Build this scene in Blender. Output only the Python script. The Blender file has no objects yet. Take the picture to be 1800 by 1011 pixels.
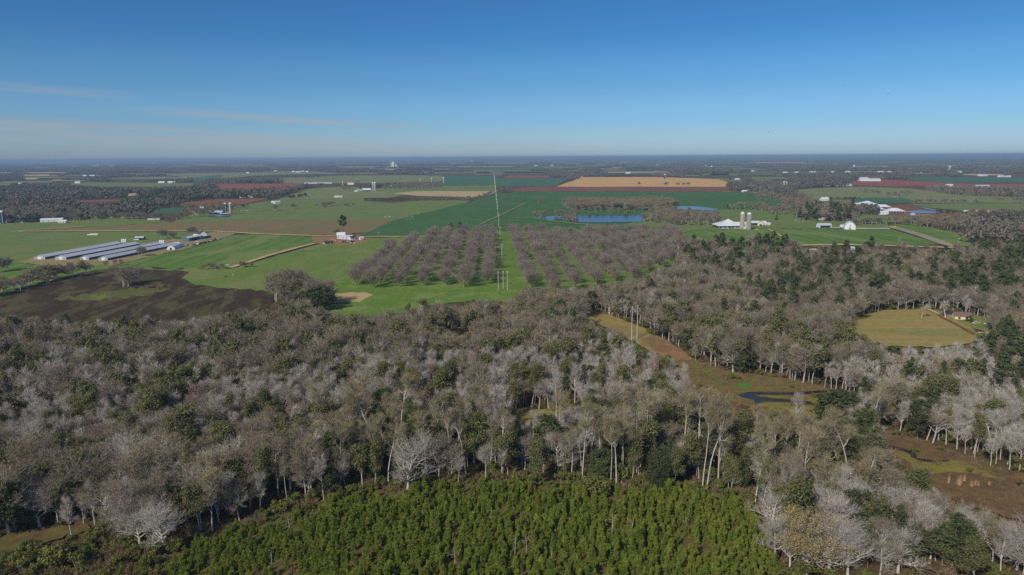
import bpy, bmesh, math, random
import numpy as np
from mathutils import Vector, Matrix
R = math.radians
C = bpy.context.scene
COL = C.collection
RNG = np.random.default_rng(7)
random.seed(7)

# ------------------------------------------------------------------ camera
F, CX, CY, CAMH = 1200.0, 900.0, 505.5, 110.0
PITCH, ROLL = math.atan((505.5 - 275.5) / F), R(0.36)
Fw = np.array([0, math.cos(PITCH), -math.sin(PITCH)])
U0 = np.array([0, math.sin(PITCH), math.cos(PITCH)])
R0 = np.array([1.0, 0, 0])
Rr = R0 * math.cos(ROLL) - U0 * math.sin(ROLL)
Ur = U0 * math.cos(ROLL) + R0 * math.sin(ROLL)
cam = bpy.data.cameras.new('camera')
cam.sensor_fit = 'HORIZONTAL'
cam.angle = 2 * math.atan(CX / F)
cam.clip_start, cam.clip_end = 1.0, 120000.0
camo = bpy.data.objects.new('camera', cam)
COL.objects.link(camo)
camo.matrix_world = Matrix(((Rr[0], Ur[0], -Fw[0], 0), (Rr[1], Ur[1], -Fw[1], 0), (Rr[2], Ur[2], -Fw[2], CAMH), (0, 0, 0, 1)))
C.camera = camo

# ------------------------------------------------------------------ sky, sun, exposure
SUN_EL, SUN_AZ = R(37), R(180 + 36)          # azimuth clockwise from +Y: the sun stands behind and to the left
W = bpy.data.worlds.new('World'); C.world = W; W.use_nodes = True
wt = W.node_tree; wt.nodes.clear()
def wn(t, **k):
    n = wt.nodes.new(t)
    for a, b in k.items(): setattr(n, a, b)
    return n
def wmath(op, a, b=None, c=None):
    n = wn('ShaderNodeMath', operation=op)
    for i, v in enumerate((a, b, c)):
        if v is None: continue
        if hasattr(v, 'links'): wt.links.new(v, n.inputs[i])
        else: n.inputs[i].default_value = v
    return n.outputs[0]
sky = wn('ShaderNodeTexSky', sky_type='NISHITA', sun_disc=False, sun_elevation=SUN_EL, sun_rotation=SUN_AZ)
sky.altitude = 100; sky.air_density = 1.0; sky.dust_density = 0.6; sky.ozone_density = 2.2
tc = wn('ShaderNodeTexCoord'); sp = wn('ShaderNodeSeparateXYZ')
wt.links.new(tc.outputs['Generated'], sp.inputs[0])
az = wmath('ARCTAN2', sp.outputs[0], sp.outputs[1]); el = wmath('ARCSINE', sp.outputs[2])
def bump1(v, c, w):          # smooth window round c
    t = wmath('DIVIDE', wmath('SUBTRACT', v, c), w)
    return wmath('MAXIMUM', wmath('SUBTRACT', 1.0, wmath('MULTIPLY', t, t)), 0.0)
cv = wn('ShaderNodeCombineXYZ')
tilt = wmath('ADD', el, wmath('MULTIPLY', az, 0.045))
wt.links.new(wmath('MULTIPLY', az, 5.5), cv.inputs[0]); wt.links.new(wmath('MULTIPLY', tilt, 95.0), cv.inputs[1])
nz = wn('ShaderNodeTexNoise'); nz.inputs['Scale'].default_value = 1.0; nz.inputs['Detail'].default_value = 7.0; nz.inputs['Roughness'].default_value = 0.62
nz.inputs['Distortion'].default_value = 0.35
wt.links.new(cv.outputs[0], nz.inputs['Vector'])
def streak(a, wa, e, we, s):   # a cirrus streak at azimuth a, elevation e (degrees)
    return wmath('MULTIPLY', wmath('MULTIPLY', bump1(az, R(a), R(wa)), bump1(tilt, R(e), R(we))), s)
tot = None
for st in ((-33.5, 6.5, 3.15, .42, .6), (-22.5, 6.5, 2.2, .42, .9), (-15.5, 6, 2.1, .36, .85), (-9, 3.4, 2.1, .28, .7), (-12.4, .6, 2.2, .55, .6), (-33, 15, .45, 1.0, .9), (-20, 17, .4, .9, .65), (0, 12, 1.0, .7, .3)):
    v = streak(*st); tot = v if tot is None else wmath('MAXIMUM', tot, v)
msk = wn('ShaderNodeMapRange'); msk.inputs['From Min'].default_value = .30; msk.inputs['From Max'].default_value = .62
wt.links.new(nz.outputs['Fac'], msk.inputs['Value'])
cl = wmath('MULTIPLY', wmath('MULTIPLY', tot, msk.outputs[0]), 0.62)
mixc = wn('ShaderNodeMix', data_type='RGBA')
wt.links.new(cl, mixc.inputs['Factor'])
gam = wn('ShaderNodeHueSaturation'); gam.inputs['Saturation'].default_value = 1.0; gam.inputs['Value'].default_value = 1.0
wt.links.new(sky.outputs[0], gam.inputs['Color'])
# the measured clear-air blue of this sky low over the horizon, easing back to the model's own colour higher up
rmp = wn('ShaderNodeValToRGB'); rmp.color_ramp.interpolation = 'EASE'
els = rmp.color_ramp.elements; els[0].position = 0.0; els[0].color = (.90, 1.25, 1.96, 1); els[1].position = 1.0; els[1].color = (.9, .95, 1.0, 1)
for p_, c_ in ((.10, (.62, 1.05, 1.66)), (.19, (.47, .94, 1.45)), (.30, (.33, .80, 1.32)), (.44, (.32, .75, 1.23)), (.72, (.85, .93, 1.0))):
    e_ = els.new(p_); e_.color = (*c_, 1)
wt.links.new(wmath('MULTIPLY', el, 1.75), rmp.inputs[0])
mul = wn('ShaderNodeMix', data_type='RGBA', blend_type='MULTIPLY'); mul.inputs['Factor'].default_value = 1.0
wt.links.new(gam.outputs[0], mul.inputs['A']); wt.links.new(rmp.outputs[0], mul.inputs['B'])
wt.links.new(mul.outputs['Result'], mixc.inputs['A']); mixc.inputs['B'].default_value = (6.2, 6.3, 6.6, 1)
bg = wn('ShaderNodeBackground'); bg.inputs['Strength'].default_value = 0.062
wt.links.new(mixc.outputs['Result'], bg.inputs['Color'])
wo = wn('ShaderNodeOutputWorld'); wt.links.new(bg.outputs[0], wo.inputs['Surface'])

sun = bpy.data.lights.new('sun', 'SUN'); sun.energy = 3.0; sun.angle = R(0.53); sun.color = (1.0, 0.945, 0.87)
suno = bpy.data.objects.new('sun', sun); COL.objects.link(suno)
sd = Vector((math.sin(SUN_AZ) * math.cos(SUN_EL), math.cos(SUN_AZ) * math.cos(SUN_EL), math.sin(SUN_EL)))
suno.rotation_euler = sd.to_track_quat('Z', 'Y').to_euler()
suno.location = (0, 0, 400)
C.view_settings.view_transform = 'Standard'; C.view_settings.look = 'None'
C.view_settings.exposure = 0.0; C.view_settings.gamma = 1.0
C.cycles.max_bounces = 4; C.cycles.diffuse_bounces = 2; C.cycles.glossy_bounces = 2; C.cycles.transmission_bounces = 2
C.cycles.volume_bounces = 0; C.cycles.transparent_max_bounces = 4
C.cycles.caustics_reflective = False; C.cycles.caustics_refractive = False
C.cycles.use_denoising = False

# ------------------------------------------------------------------ projection between photograph pixels (1800 x 1011) and the ground
def P(px, py, z=0.0):
    d = Fw + (px - CX) / F * Rr + (CY - py) / F * Ur
    t = (CAMH - z) / max(1e-6, -d[2])
    return np.array([d[0] * t, d[1] * t, z])
def proj(x, y, z):
    v = np.stack([x, y, np.asarray(z) - CAMH + 0 * x], -1)
    w = v @ Fw
    w = np.where(w < 1, 1, w)
    return CX + F * (v @ Rr) / w, CY - F * (v @ Ur) / w
def inside(px, py, poly):
    poly = np.asarray(poly, float); r = np.zeros(px.shape, bool)
    j = len(poly) - 1
    for i in range(len(poly)):
        xi, yi = poly[i]; xj, yj = poly[j]
        c = ((yi > py) != (yj > py))
        with np.errstate(divide='ignore', invalid='ignore'):
            r ^= c & (px < (xj - xi) * (py - yi) / (yj - yi + 1e-12) + xi)
        j = i
    return r
def zc(ox, oy, s, pts): return [(ox + x / s, oy + y / s) for x, y in pts]

# ------------------------------------------------------------------ naming
def tag(o, label=None, cat=None, group=None, kind=None):
    if label: o['label'] = label
    if cat: o['category'] = cat
    if group: o['group'] = group
    if kind: o['kind'] = kind
    return o
def empty(name, loc=(0, 0, 0), rz=0.0, label=None, cat=None, group=None):
    o = bpy.data.objects.new(name, None); COL.objects.link(o)
    o.empty_display_size = 0.5
    o.location = loc; o.rotation_euler = (0, 0, rz)
    return tag(o, label, cat, group)

# ------------------------------------------------------------------ materials
KL = 0.74                                   # light falling on level ground, as a factor of white
def lin(c): return tuple(((v / 255) / 12.92 if v / 255 <= .04045 else ((v / 255 + .055) / 1.055) ** 2.4) for v in c)
def A(r, g, b, k=1.0): return tuple(min(.9, v / KL * k) for v in lin((r, g, b))) + (1.0,)
class NT:
    def __init__(s, name):
        s.m = bpy.data.materials.new(name); s.m.use_nodes = True; s.t = s.m.node_tree; s.t.nodes.clear()
        s.out = s.n('ShaderNodeOutputMaterial')
    def n(s, t, **k):
        n = s.t.nodes.new(t)
        for a, b in k.items(): setattr(n, a, b)
        return n
    def put(s, sock, v):
        if hasattr(v, 'links'): s.t.links.new(v, sock)
        else: sock.default_value = v
    def math(s, op, a, b=0.0):
        n = s.n('ShaderNodeMath', operation=op); s.put(n.inputs[0], a); s.put(n.inputs[1], b); return n.outputs[0]
    def mix(s, f, a, b, mode='MIX'):
        n = s.n('ShaderNodeMix', data_type='RGBA', blend_type=mode); s.put(n.inputs['Factor'], f); s.put(n.inputs['A'], a); s.put(n.inputs['B'], b); return n.outputs['Result']
    def noise(s, vec, scale, detail=3.0, rough=.55, dist=0.0):
        n = s.n('ShaderNodeTexNoise'); s.put(n.inputs['Vector'], vec); n.inputs['Scale'].default_value = scale; n.inputs['Detail'].default_value = detail
        n.inputs['Roughness'].default_value = rough; n.inputs['Distortion'].default_value = dist; return n.outputs['Fac']
    def rng(s, v, a, b, c=0.0, d=1.0):
        n = s.n('ShaderNodeMapRange'); s.put(n.inputs['Value'], v)
        for k, x in zip(('From Min', 'From Max', 'To Min', 'To Max'), (a, b, c, d)): n.inputs[k].default_value = x
        return n.outputs[0]
    def pos(s): return s.n('ShaderNodeNewGeometry').outputs['Position']
    def bsdf(s, col, rough=.9, spec=.1, metal=0.0, normal=None):
        b = s.n('ShaderNodeBsdfPrincipled'); s.put(b.inputs['Base Color'], col); b.inputs['Roughness'].default_value = rough
        b.inputs['Specular IOR Level'].default_value = spec; b.inputs['Metallic'].default_value = metal
        if normal is not None: s.t.links.new(normal, b.inputs['Normal'])
        return b.outputs[0]
    def done(s, sh): s.t.links.new(sh, s.out.inputs['Surface']); return s.m

def field_mat(name, a, b, ang=0.0, row=0.0, rc=0.0, ns=60.0, patch=None, pa=.5, ps=25.0, fine=.35, stretch=1.0):
    """a/b: the two shades of the crop; rows of pitch ROW metres at ANG degrees; patches of bare earth or weeds"""
    a, b = (tuple(x * y for x, y in zip(q, (1.03, 1, .84, 1))) for q in (a, b))
    n = NT(name); p = n.pos()
    mp = n.n('ShaderNodeMapping', vector_type='TEXTURE'); mp.inputs['Rotation'].default_value = (0, 0, R(ang)); n.put(mp.inputs['Vector'], p)
    mp.inputs['Scale'].default_value = (1.0, stretch, 1.0)
    v = mp.outputs[0]
    c = n.mix(n.rng(n.noise(v, 1 / ns, 4, .6), .33, .67), a, b)
    if row:
        w = n.n('ShaderNodeTexWave', wave_type='BANDS', bands_direction='X'); n.put(w.inputs['Vector'], v)
        w.inputs['Scale'].default_value = 0.31416 / row * 1.0; w.inputs['Distortion'].default_value = 1.2; w.inputs['Detail'].default_value = 2.0; w.inputs['Detail Scale'].default_value = .6
        k = n.math('MULTIPLY', n.math('MULTIPLY', w.outputs['Fac'], n.rng(n.noise(v, 1 / (ns * .7), 2), .3, .7, .25, 1)), rc)
        c = n.mix(k, c, tuple(x * .45 for x in a[:3]) + (1,))
        w2 = n.n('ShaderNodeTexWave', wave_type='BANDS', bands_direction='X'); n.put(w2.inputs['Vector'], v)      # wheel tracks
        w2.inputs['Scale'].default_value = 0.31416 / 27.0; w2.inputs['Distortion'].default_value = .5; w2.inputs['Detail Scale'].default_value = .3
        tk = n.math('MULTIPLY', n.rng(w2.outputs['Fac'], .955, .995), n.rng(n.noise(v, 1 / 45, 3), .35, .6, .05, .5))
        c = n.mix(tk, c, tuple(min(.8, x * y) for x, y in zip(b[:3], (1.5, 1.15, 1.3))) + (1,))
    if patch:
        m = n.rng(n.noise(v, 1 / ps, 6, .68, .4), .62 - pa * .3, .70 - pa * .3)
        c = n.mix(m, c, patch)
    c = n.mix(n.rng(n.noise(v, 1 / (ns * 2.6), 5, .7, 1.0), .42, .7, 0, .55), c, tuple(x * y for x, y in zip(a[:3], (1.45, 1.12, 1.1))) + (1,))
    c = n.mix(n.rng(n.noise(p, 1 / (ns * .3), 5, .75, .6), .55, .8, 0, .5), c, tuple(x * .62 for x in a[:3]) + (1,))
    g = n.noise(p, 1 / 3.1, 5, .75)
    c = n.mix(fine, c, n.mix(n.rng(g, .3, .7), tuple(x * .45 for x in a[:3]) + (1,), tuple(min(.85, x * 1.5) for x in b[:3]) + (1,)))
    return n.done(n.bsdf(c, .95, .05))

def plain_mat(name, c, rough=.6, spec=.3, metal=0.0, wear=.25, ws=1.5):
    n = NT(name); p = n.n('ShaderNodeTexCoord').outputs['Object']
    f = n.noise(p, ws, 5, .65)
    col = n.mix(n.rng(f, .35, .75, 0, wear), c, tuple(x * .5 for x in c[:3]) + (1,))
    return n.done(n.bsdf(col, rough, spec, metal))

def sheet_metal(name, c, pitch=.9):
    n = NT(name); p = n.n('ShaderNodeTexCoord').outputs['Object']
    w = n.n('ShaderNodeTexWave', wave_type='BANDS', bands_direction='X'); n.put(w.inputs['Vector'], p); w.inputs['Scale'].default_value = 0.31416 / pitch
    col = n.mix(n.math('MULTIPLY', w.outputs['Fac'], .25), c, tuple(x * .6 for x in c[:3]) + (1,))
    col = n.mix(n.rng(n.noise(p, .12, 5, .65), .45, .8, 0, .4), col, tuple(x * .62 for x in c[:3]) + (1,))
    return n.done(n.bsdf(col, .45, .4))

def bark_mat(name, a, b):
    n = NT(name); oi = n.n('ShaderNodeObjectInfo').outputs['Random']
    c = n.mix(oi, a, b)
    f = n.noise(n.n('ShaderNodeTexCoord').outputs['Object'], .8, 4, .7)
    c = n.mix(n.rng(f, .35, .7, 0, .55), c, tuple(x * .45 for x in a[:3]) + (1,))
    return n.done(n.bsdf(c, .9, .1))

def leaf_mat(name, a, b, c3=None, tr=.25, var=.35, cs=.25):
    """a..b by tree, c3 in tufts through the crown"""
    n = NT(name); oi = n.n('ShaderNodeObjectInfo').outputs['Random']
    c = n.mix(oi, a, b)
    p = n.pos()
    if c3: c = n.mix(n.rng(n.noise(p, cs, 3, .6), .45, .68), c, c3)
    f = n.rng(n.noise(p, 1.1, 3, .7), .3, .7, 1 - var, 1 + var)
    hs = n.n('ShaderNodeHueSaturation'); n.put(hs.inputs['Color'], c); n.put(hs.inputs['Value'], f)
    d = n.n('ShaderNodeBsdfDiffuse'); n.put(d.inputs['Color'], hs.outputs[0])
    if tr <= 0: return n.done(d.outputs[0])
    t = n.n('ShaderNodeBsdfTranslucent'); n.put(t.inputs['Color'], hs.outputs[0])
    mx = n.n('ShaderNodeMixShader'); mx.inputs[0].default_value = tr
    n.t.links.new(d.outputs[0], mx.inputs[1]); n.t.links.new(t.outputs[0], mx.inputs[2])
    return n.done(mx.outputs[0])

def water_mat(name, c, rough=.06, rip=.35, rs=.6):
    n = NT(name); p = n.pos()
    b = n.n('ShaderNodeBump'); b.inputs['Strength'].default_value = rip; b.inputs['Distance'].default_value = .05
    n.put(b.inputs['Height'], n.noise(p, rs, 3, .6))
    return n.done(n.bsdf(c, rough, .38, 0, b.outputs[0]))

# ------------------------------------------------------------------ mesh helpers
def np_mesh(name, verts, polys, mats=(), midx=None):
    """verts (N,3); polys: list of (M,k) index arrays"""
    me = bpy.data.meshes.new(name)
    verts = np.asarray(verts, np.float32)
    me.vertices.add(len(verts)); me.vertices.foreach_set('co', verts.ravel())
    loops = np.concatenate([p.ravel() for p in polys if len(p)]).astype(np.int32)
    tot = np.concatenate([np.full(len(p), p.shape[1], np.int32) for p in polys if len(p)])
    start = np.concatenate([[0], np.cumsum(tot)[:-1]]).astype(np.int32)
    me.loops.add(len(loops)); me.loops.foreach_set('vertex_index', loops)
    me.polygons.add(len(tot)); me.polygons.foreach_set('loop_start', start)
    for m in mats: me.materials.append(m)
    if midx is not None: me.polygons.foreach_set('material_index', np.asarray(midx, np.int32))
    me.update(calc_edges=True)
    return me
def mobj(name, me, parent=None):
    o = bpy.data.objects.new(name, me); COL.objects.link(o)
    if parent is not None: o.parent = parent
    return o
class MB:
    """collects shapes, builds them as ONE mesh"""
    def __init__(s): s.bm = bmesh.new()
    def face(s, pts):
        try: s.bm.faces.new([s.bm.verts.new(p) for p in pts])
        except ValueError: pass
        return s
    def box(s, c, d, rz=0.0):
        m = Matrix.Translation(c) @ Matrix.Rotation(rz, 4, 'Z') @ Matrix.Diagonal((d[0], d[1], d[2], 1))
        bmesh.ops.create_cube(s.bm, size=1.0, matrix=m); return s
    def prism(s, prof, x0, x1):          # profile in (y, z), extruded along x
        a = [s.bm.verts.new((x0, y, z)) for y, z in prof]; b = [s.bm.verts.new((x1, y, z)) for y, z in prof]
        n = len(prof)
        s.bm.faces.new(a[::-1]); s.bm.faces.new(b)
        for i in range(n): s.bm.faces.new((a[i], a[(i + 1) % n], b[(i + 1) % n], b[i]))
        return s
    def lathe(s, prof, c=(0, 0, 0), n=20):  # profile (r, z)
        rings = []
        for r, z in prof:
            rings.append([s.bm.verts.new((c[0] + r * math.cos(2 * math.pi * k / n), c[1] + r * math.sin(2 * math.pi * k / n), c[2] + z)) for k in range(n)])
        for a, b in zip(rings, rings[1:]):
            for k in range(n): s.bm.faces.new((a[k], a[(k + 1) % n], b[(k + 1) % n], b[k]))
        s.bm.faces.new(rings[0][::-1]); s.bm.faces.new(rings[-1])
        return s
    def tube(s, p, q, r0, r1=None, n=8):
        r1 = r0 if r1 is None else r1
        p, q = Vector(p), Vector(q); d = (q - p)
        m = d.to_track_quat('Z', 'Y').to_matrix()
        a = [s.bm.verts.new(p + m @ Vector((r0 * math.cos(t), r0 * math.sin(t), 0))) for t in [2 * math.pi * k / n for k in range(n)]]
        b = [s.bm.verts.new(q + m @ Vector((r1 * math.cos(t), r1 * math.sin(t), 0))) for t in [2 * math.pi * k / n for k in range(n)]]
        s.bm.faces.new(a[::-1]); s.bm.faces.new(b)
        for k in range(n): s.bm.faces.new((a[k], a[(k + 1) % n], b[(k + 1) % n], b[k]))
        return s
    def build(s, name, mat, parent=None, smooth=False):
        bmesh.ops.recalc_face_normals(s.bm, faces=s.bm.faces)
        me = bpy.data.meshes.new(name); s.bm.to_mesh(me); s.bm.free()
        me.materials.append(mat)
        if smooth: me.polygons.foreach_set('use_smooth', [True] * len(me.polygons))
        return mobj(name, me, parent)
# ------------------------------------------------------------------ the ground: one sheet to the horizon
def ground_mat():
    n = NT('woodland_floor'); p = n.pos()
    c = n.mix(n.rng(n.noise(p, 1 / 14, 5, .65), .35, .65), A(66, 55, 43), A(80, 70, 52))
    c = n.mix(n.rng(n.noise(p, 1 / 40, 5, .7), .5, .68), c, A(72, 78, 48))
    c = n.mix(.5, c, n.mix(n.rng(n.noise(p, 1 / 1.7, 5, .75), .3, .7), A(48, 40, 32), A(128, 108, 80)))
    # far beyond the modelled woods: forest, with paler openings
    s = n.n('ShaderNodeSeparateXYZ'); n.put(s.inputs[0], p)
    far = n.rng(s.outputs[1], 9000, 13000)
    mp = n.n('ShaderNodeMapping'); n.put(mp.inputs['Vector'], p); mp.inputs['Scale'].default_value = (1, .45, 1)
    fc = n.mix(n.rng(n.noise(mp.outputs[0], 1 / 420, 5, .6), .4, .62), A(62, 64, 58), A(84, 78, 70))
    fc = n.mix(n.rng(n.noise(mp.outputs[0], 1 / 1500, 3, .5), .66, .69), fc, A(118, 118, 92))
    c = n.mix(far, c, fc)
    return n.done(n.bsdf(c, 1.0, 0.0))
def grid_sheet(name, xs, ys, zf, mat):
    X, Y = np.meshgrid(xs, ys); Z = zf(X, Y)
    v = np.stack([X.ravel(), Y.ravel(), Z.ravel()], 1)
    nx, ny = len(xs), len(ys); i = np.arange(nx * ny).reshape(ny, nx)
    q = np.stack([i[:-1, :-1].ravel(), i[:-1, 1:].ravel(), i[1:, 1:].ravel(), i[1:, :-1].ravel()], 1)
    me = np_mesh(name, v, [q], [mat]); me.polygons.foreach_set('use_smooth', [True] * len(me.polygons))
    return mobj(name, me)
GM = ground_mat()
def hill(X, Y):
    k = np.clip((Y - 15000) / 20000, 0, 1)
    h = 30 * np.sin(X / 5200 + 1.3) + 22 * np.sin(X / 2300 + Y / 4100) + 14 * np.sin(X / 900 + 2 + Y / 1700)
    return k * (34 + .55 * h + np.clip(X / 26000, 0, 1) * 34 * np.clip((Y - 17000) / 8000, 0, 1)).clip(0, 104)
xs = np.unique(np.concatenate([np.linspace(-42000, 42000, 220), np.linspace(-3000, 3000, 13)]))
ys = np.concatenate([[-1500, 0, 2000, 6000, 10000], np.linspace(13000, 41000, 110)])
tag(grid_sheet('ground', xs, ys, hill, GM), 'brown leaf littered ground running out to the wooded horizon', 'ground', kind='structure')

# ------------------------------------------------------------------ fields, drawn in photograph pixels, laid out on the ground
FIELDS = []        # every visible opening: trees may not hide it
NZ = [0]; NAMED = []; WATER = []
def my_marsh(n): return n in ('marsh', 'marsh_grass', 'clay_bank', 'clearing')
def sheet(name, mat, poly, label, cat='field', vis=True, wob=None, lift=None):
    pts = []
    if wob is None:
        my = max(q[1] for q in poly); wob = .55 if my > 430 else .3 if my > 380 else .12 if my > 335 else 0
    elif my_marsh(name): wob *= 1.5
    n = len(poly)
    for i in range(n):
        a, b = np.array(poly[i]), np.array(poly[(i + 1) % n]); L = np.hypot(*(b - a)); k = max(1, int(L / 9)) if wob else 1
        nrm = np.array([-(b - a)[1], (b - a)[0]]) / (L + 1e-9)
        for j in range(k): pts.append(a + (b - a) * j / k + nrm * (wob * RNG.normal() if j else 0))
    NZ[0] += 1
    z = .02 + .012 * NZ[0] if lift is None else lift
    bm = bmesh.new()
    f = bm.faces.new([bm.verts.new(P(x, y)) for x, y in pts])
    for v in bm.verts: v.co.z = z
    bmesh.ops.recalc_face_normals(bm, faces=bm.faces)
    if f.normal.z < 0: f.normal_flip()
    bmesh.ops.triangulate(bm, faces=bm.faces)
    me = bpy.data.meshes.new(name); bm.to_mesh(me); bm.free(); me.materials.append(mat)
    o = mobj(name, me); tag(o, label, cat, kind='structure')
    if vis: FIELDS.append(poly)
    NAMED.append((name, poly))
    if name in ('creek', 'pond'): WATER.append(poly)
    return o
def strip(name, mat, line, width, label, cat='track', vis=True, lift=None):
    g = [P(x, y)[:2] for x, y in line]; l, r = [], []
    for i in range(len(g)):
        d = g[min(i + 1, len(g) - 1)] - g[max(i - 1, 0)]; d = d / np.hypot(*d); q = np.array([-d[1], d[0]]) * width / 2
        l.append(g[i] + q); r.append(g[i] - q)
    NZ[0] += 1
    z = .02 + .012 * NZ[0] if lift is None else lift
    v = [(a[0], a[1], z) for a in l] + [(b[0], b[1], z) for b in r]; n = len(g)
    me = np_mesh(name, v, [np.array([[n + i, n + i + 1, i + 1, i] for i in range(n - 1)])], [mat])
    o = mobj(name, me); tag(o, label, cat, kind='structure')
    if vis:
        pv = [proj(a[0], a[1], 0.0) for a in l] + [proj(b[0], b[1], 0.0) for b in r[::-1]]
        FIELDS.append([(float(x), float(y)) for x, y in pv])
    return o

M_dark = field_mat('dark_green_crop', A(60, 92, 56), A(70, 104, 62), -3, 18, .10, 120, A(84, 112, 66), .12, 90, .22)
M_dark2 = field_mat('blue_green_crop', A(60, 92, 74), A(70, 104, 80), 8, 24, .1, 160, None, fine=.2)
M_past = field_mat('pale_pasture', A(98, 112, 68), A(118, 126, 84), 30, 0, 0, 70, A(132, 124, 92), .45, 60, .3)
M_past2 = field_mat('green_pasture', A(88, 110, 62), A(104, 122, 70), 70, 16, .08, 60, A(118, 116, 78), .44, 38, .3)
M_brt = field_mat('bright_green_crop', A(80, 110, 54), A(98, 124, 62), 2, 19, .85, 70, A(120, 126, 74), .4, 50, .28, 2.5)
M_olive = field_mat('olive_pasture', A(88, 112, 56), A(108, 126, 66), 4, 20, .15, 55, A(124, 122, 80), .4, 45, .3, 1.6)
M_brown = field_mat('brown_fallow', A(112, 100, 76), A(122, 110, 80), 88, 22, .12, 120, A(100, 106, 70), .4, 120, .25, .4)
M_ploug = field_mat('ploughed_red_earth', A(112, 80, 64), A(126, 92, 72), 88, 26, .2, 120, A(100, 88, 66), .2, 90, .2, .4)
M_red = field_mat('red_earth', A(124, 74, 60), A(138, 88, 70), 88, 40, .2, 200, None, fine=.18)
M_redd = field_mat('brown_earth', A(106, 74, 62), A(122, 86, 68), 2, 30, .15, 160, None, fine=.18)
M_tan = field_mat('orange_stubble', A(190, 148, 98), A(206, 164, 112), 2, 60, .22, 120, A(160, 118, 80), .25, 120, .2, .5)
M_ptan = field_mat('pale_stubble', A(164, 146, 114), A(176, 158, 124), 88, 30, .2, 120, None, fine=.2)
M_orch = field_mat('orchard_grass', A(84, 113, 48), A(98, 124, 58), 2, 20, .12, 26, A(126, 132, 78), .34, 22, .3)
M_burnt = field_mat('dark_wet_field', A(50, 43, 36), A(70, 58, 48), 14, 14, .3, 13, A(98, 98, 62), .46, 17, .5, 3.2)
M_strip = field_mat('wet_field_grass', A(96, 106, 60), A(108, 116, 68), 20, 0, 0, 30, A(66, 58, 46), .75, 22, .35, 2.5)
M_dirt = field_mat('bare_dirt', A(134, 116, 90), A(154, 136, 110), 0, 0, 0, 18, A(110, 114, 70), .6, 14, .35)
M_track = field_mat('pale_track', A(168, 148, 112), A(182, 160, 124), 0, 0, 0, 16, A(132, 132, 84), .3, 10, .25)
M_grav = field_mat('gravel_road', A(132, 126, 116), A(148, 140, 128), 0, 0, 0, 20, None, fine=.25)
M_hay = field_mat('hay_field', A(134, 124, 82), A(148, 136, 92), 86, 11, .35, 30, A(112, 120, 68), .40, 22, .3, 5)
M_lawn = field_mat('house_lawn', A(98, 112, 58), A(118, 124, 70), 0, 0, 0, 16, A(136, 126, 84), .35, 12, .3)
M_clear = field_mat('cleared_strip', A(128, 118, 76), A(142, 130, 86), 40, 5, .1, 18, A(128, 100, 72), .45, 14, .35)
M_marsh = field_mat('marsh_floor', A(98, 84, 60), A(116, 100, 70), 80, 0, 0, 16, A(104, 108, 54), .42, 15, .5, .4)
M_mgrn = field_mat('marsh_green', A(62, 108, 40), A(84, 126, 50), 0, 0, 0, 9, A(100, 106, 56), .3, 6, .4)
M_mylw = field_mat('marsh_sedge', A(112, 112, 56), A(126, 122, 66), 0, 0, 0, 9, A(110, 88, 60), .45, 9, .45)
M_mbrn = field_mat('marsh_mud', A(88, 70, 56), A(108, 88, 68), 0, 0, 0, 16, A(122, 98, 74), .25, 9, .5)
M_rdirt = field_mat('red_clay_bank', A(134, 102, 80), A(146, 114, 90), 0, 0, 0, 8, A(110, 96, 66), .35, 8, .4)
M_plfl = field_mat('plantation_floor', A(84, 68, 52), A(98, 82, 60), 0, 0, 0, 8, A(90, 100, 48), .6, 7, .5)
M_pond = water_mat('pond_water', (.022, .028, .03, 1), .16, .4, .3)
M_creek = water_mat('creek_water', (.03, .033, .034, 1), .09, .12, .8)

# --- far left
sheet('field', M_past2, [(110,322.5),(160,320.5),(240,321),(340,322),(345,326),(260,328.5),(180,328),(130,325)], 'long thin yellow green field among the far woods at left')
sheet('field', M_past, [(190,313),(270,311),(330,311.5),(330,314),(250,315),(195,314.8)], 'sliver of pale green field between dark far woods')
sheet('field', M_past, [(270,305.5),(420,303.5),(560,302),(610,305),(480,307.5),(390,313),(330,312),(300,308.5)], 'pale grey green field below the hazy far woods')
sheet('field', M_ptan, [(40,307.5),(100,306.5),(104,309.6),(45,309.5)], 'small tan opening in the far left woods')
sheet('field', M_dark2, [(335,312.5),(387,307.5),(392,311),(350,319),(335,319)], 'small green field beside a strip of far woods')
sheet('field', M_past, [(492,312.5),(600,309),(700,308),(782,309),(776,319),(640,322),(498,322.5)], 'wide pale green field crossed by far hedges left of the pole line')
sheet('field', M_dark2, [(783,309.5),(868,309.5),(872,313),(900,316),(872,325),(740,326),(775,318)], 'blue green field beside the far end of the pole line')
sheet('field', M_red, [(382,323),(540,323),(508,330),(440,333),(377,334)], 'long red ploughed field behind a row of woods')
sheet('pasture', M_past2, [(300,392),(330,379),(413,363),(480,352),(520,344),(545,333),(600,328),(660,331),(735,327),(872,325.5),(872,337),(735,337),(700,345),(640,353),(690,357),(560,372),(450,387)], 'rolling green pasture round the twin silo farm', 'pasture')
sheet('pasture', M_past, [(486,351),(540,332),(600,328),(650,331),(700,338),(730,335),(742,341),(640,348),(560,349)], 'pale grazed pasture with a white trailer and thin hedges', 'pasture')
sheet('field', M_ptan, [(690,340),(733,336),(875,336.3),(866,340.5),(830,347),(735,344.5)], 'pale stubble field behind a row of small trees')
sheet('field', M_burnt, [(640,348),(717,348),(722,351.5),(690,353.5),(640,352.5)], 'narrow dark fallow strip below the pale pasture')
sheet('field', M_past2, [(440,373),(500,362.5),(600,362.5),(690,357),(738,352.5),(822,352.5),(822,356),(690,389),(560,386.5),(450,386.5)], 'light green grazed field running to a yellow corner')
sheet('field', M_ploug, [(315,357),(367,351),(475,348),(433,358),(403,362.5),(315,363)], 'red brown ploughed field behind the twin silos')
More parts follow.
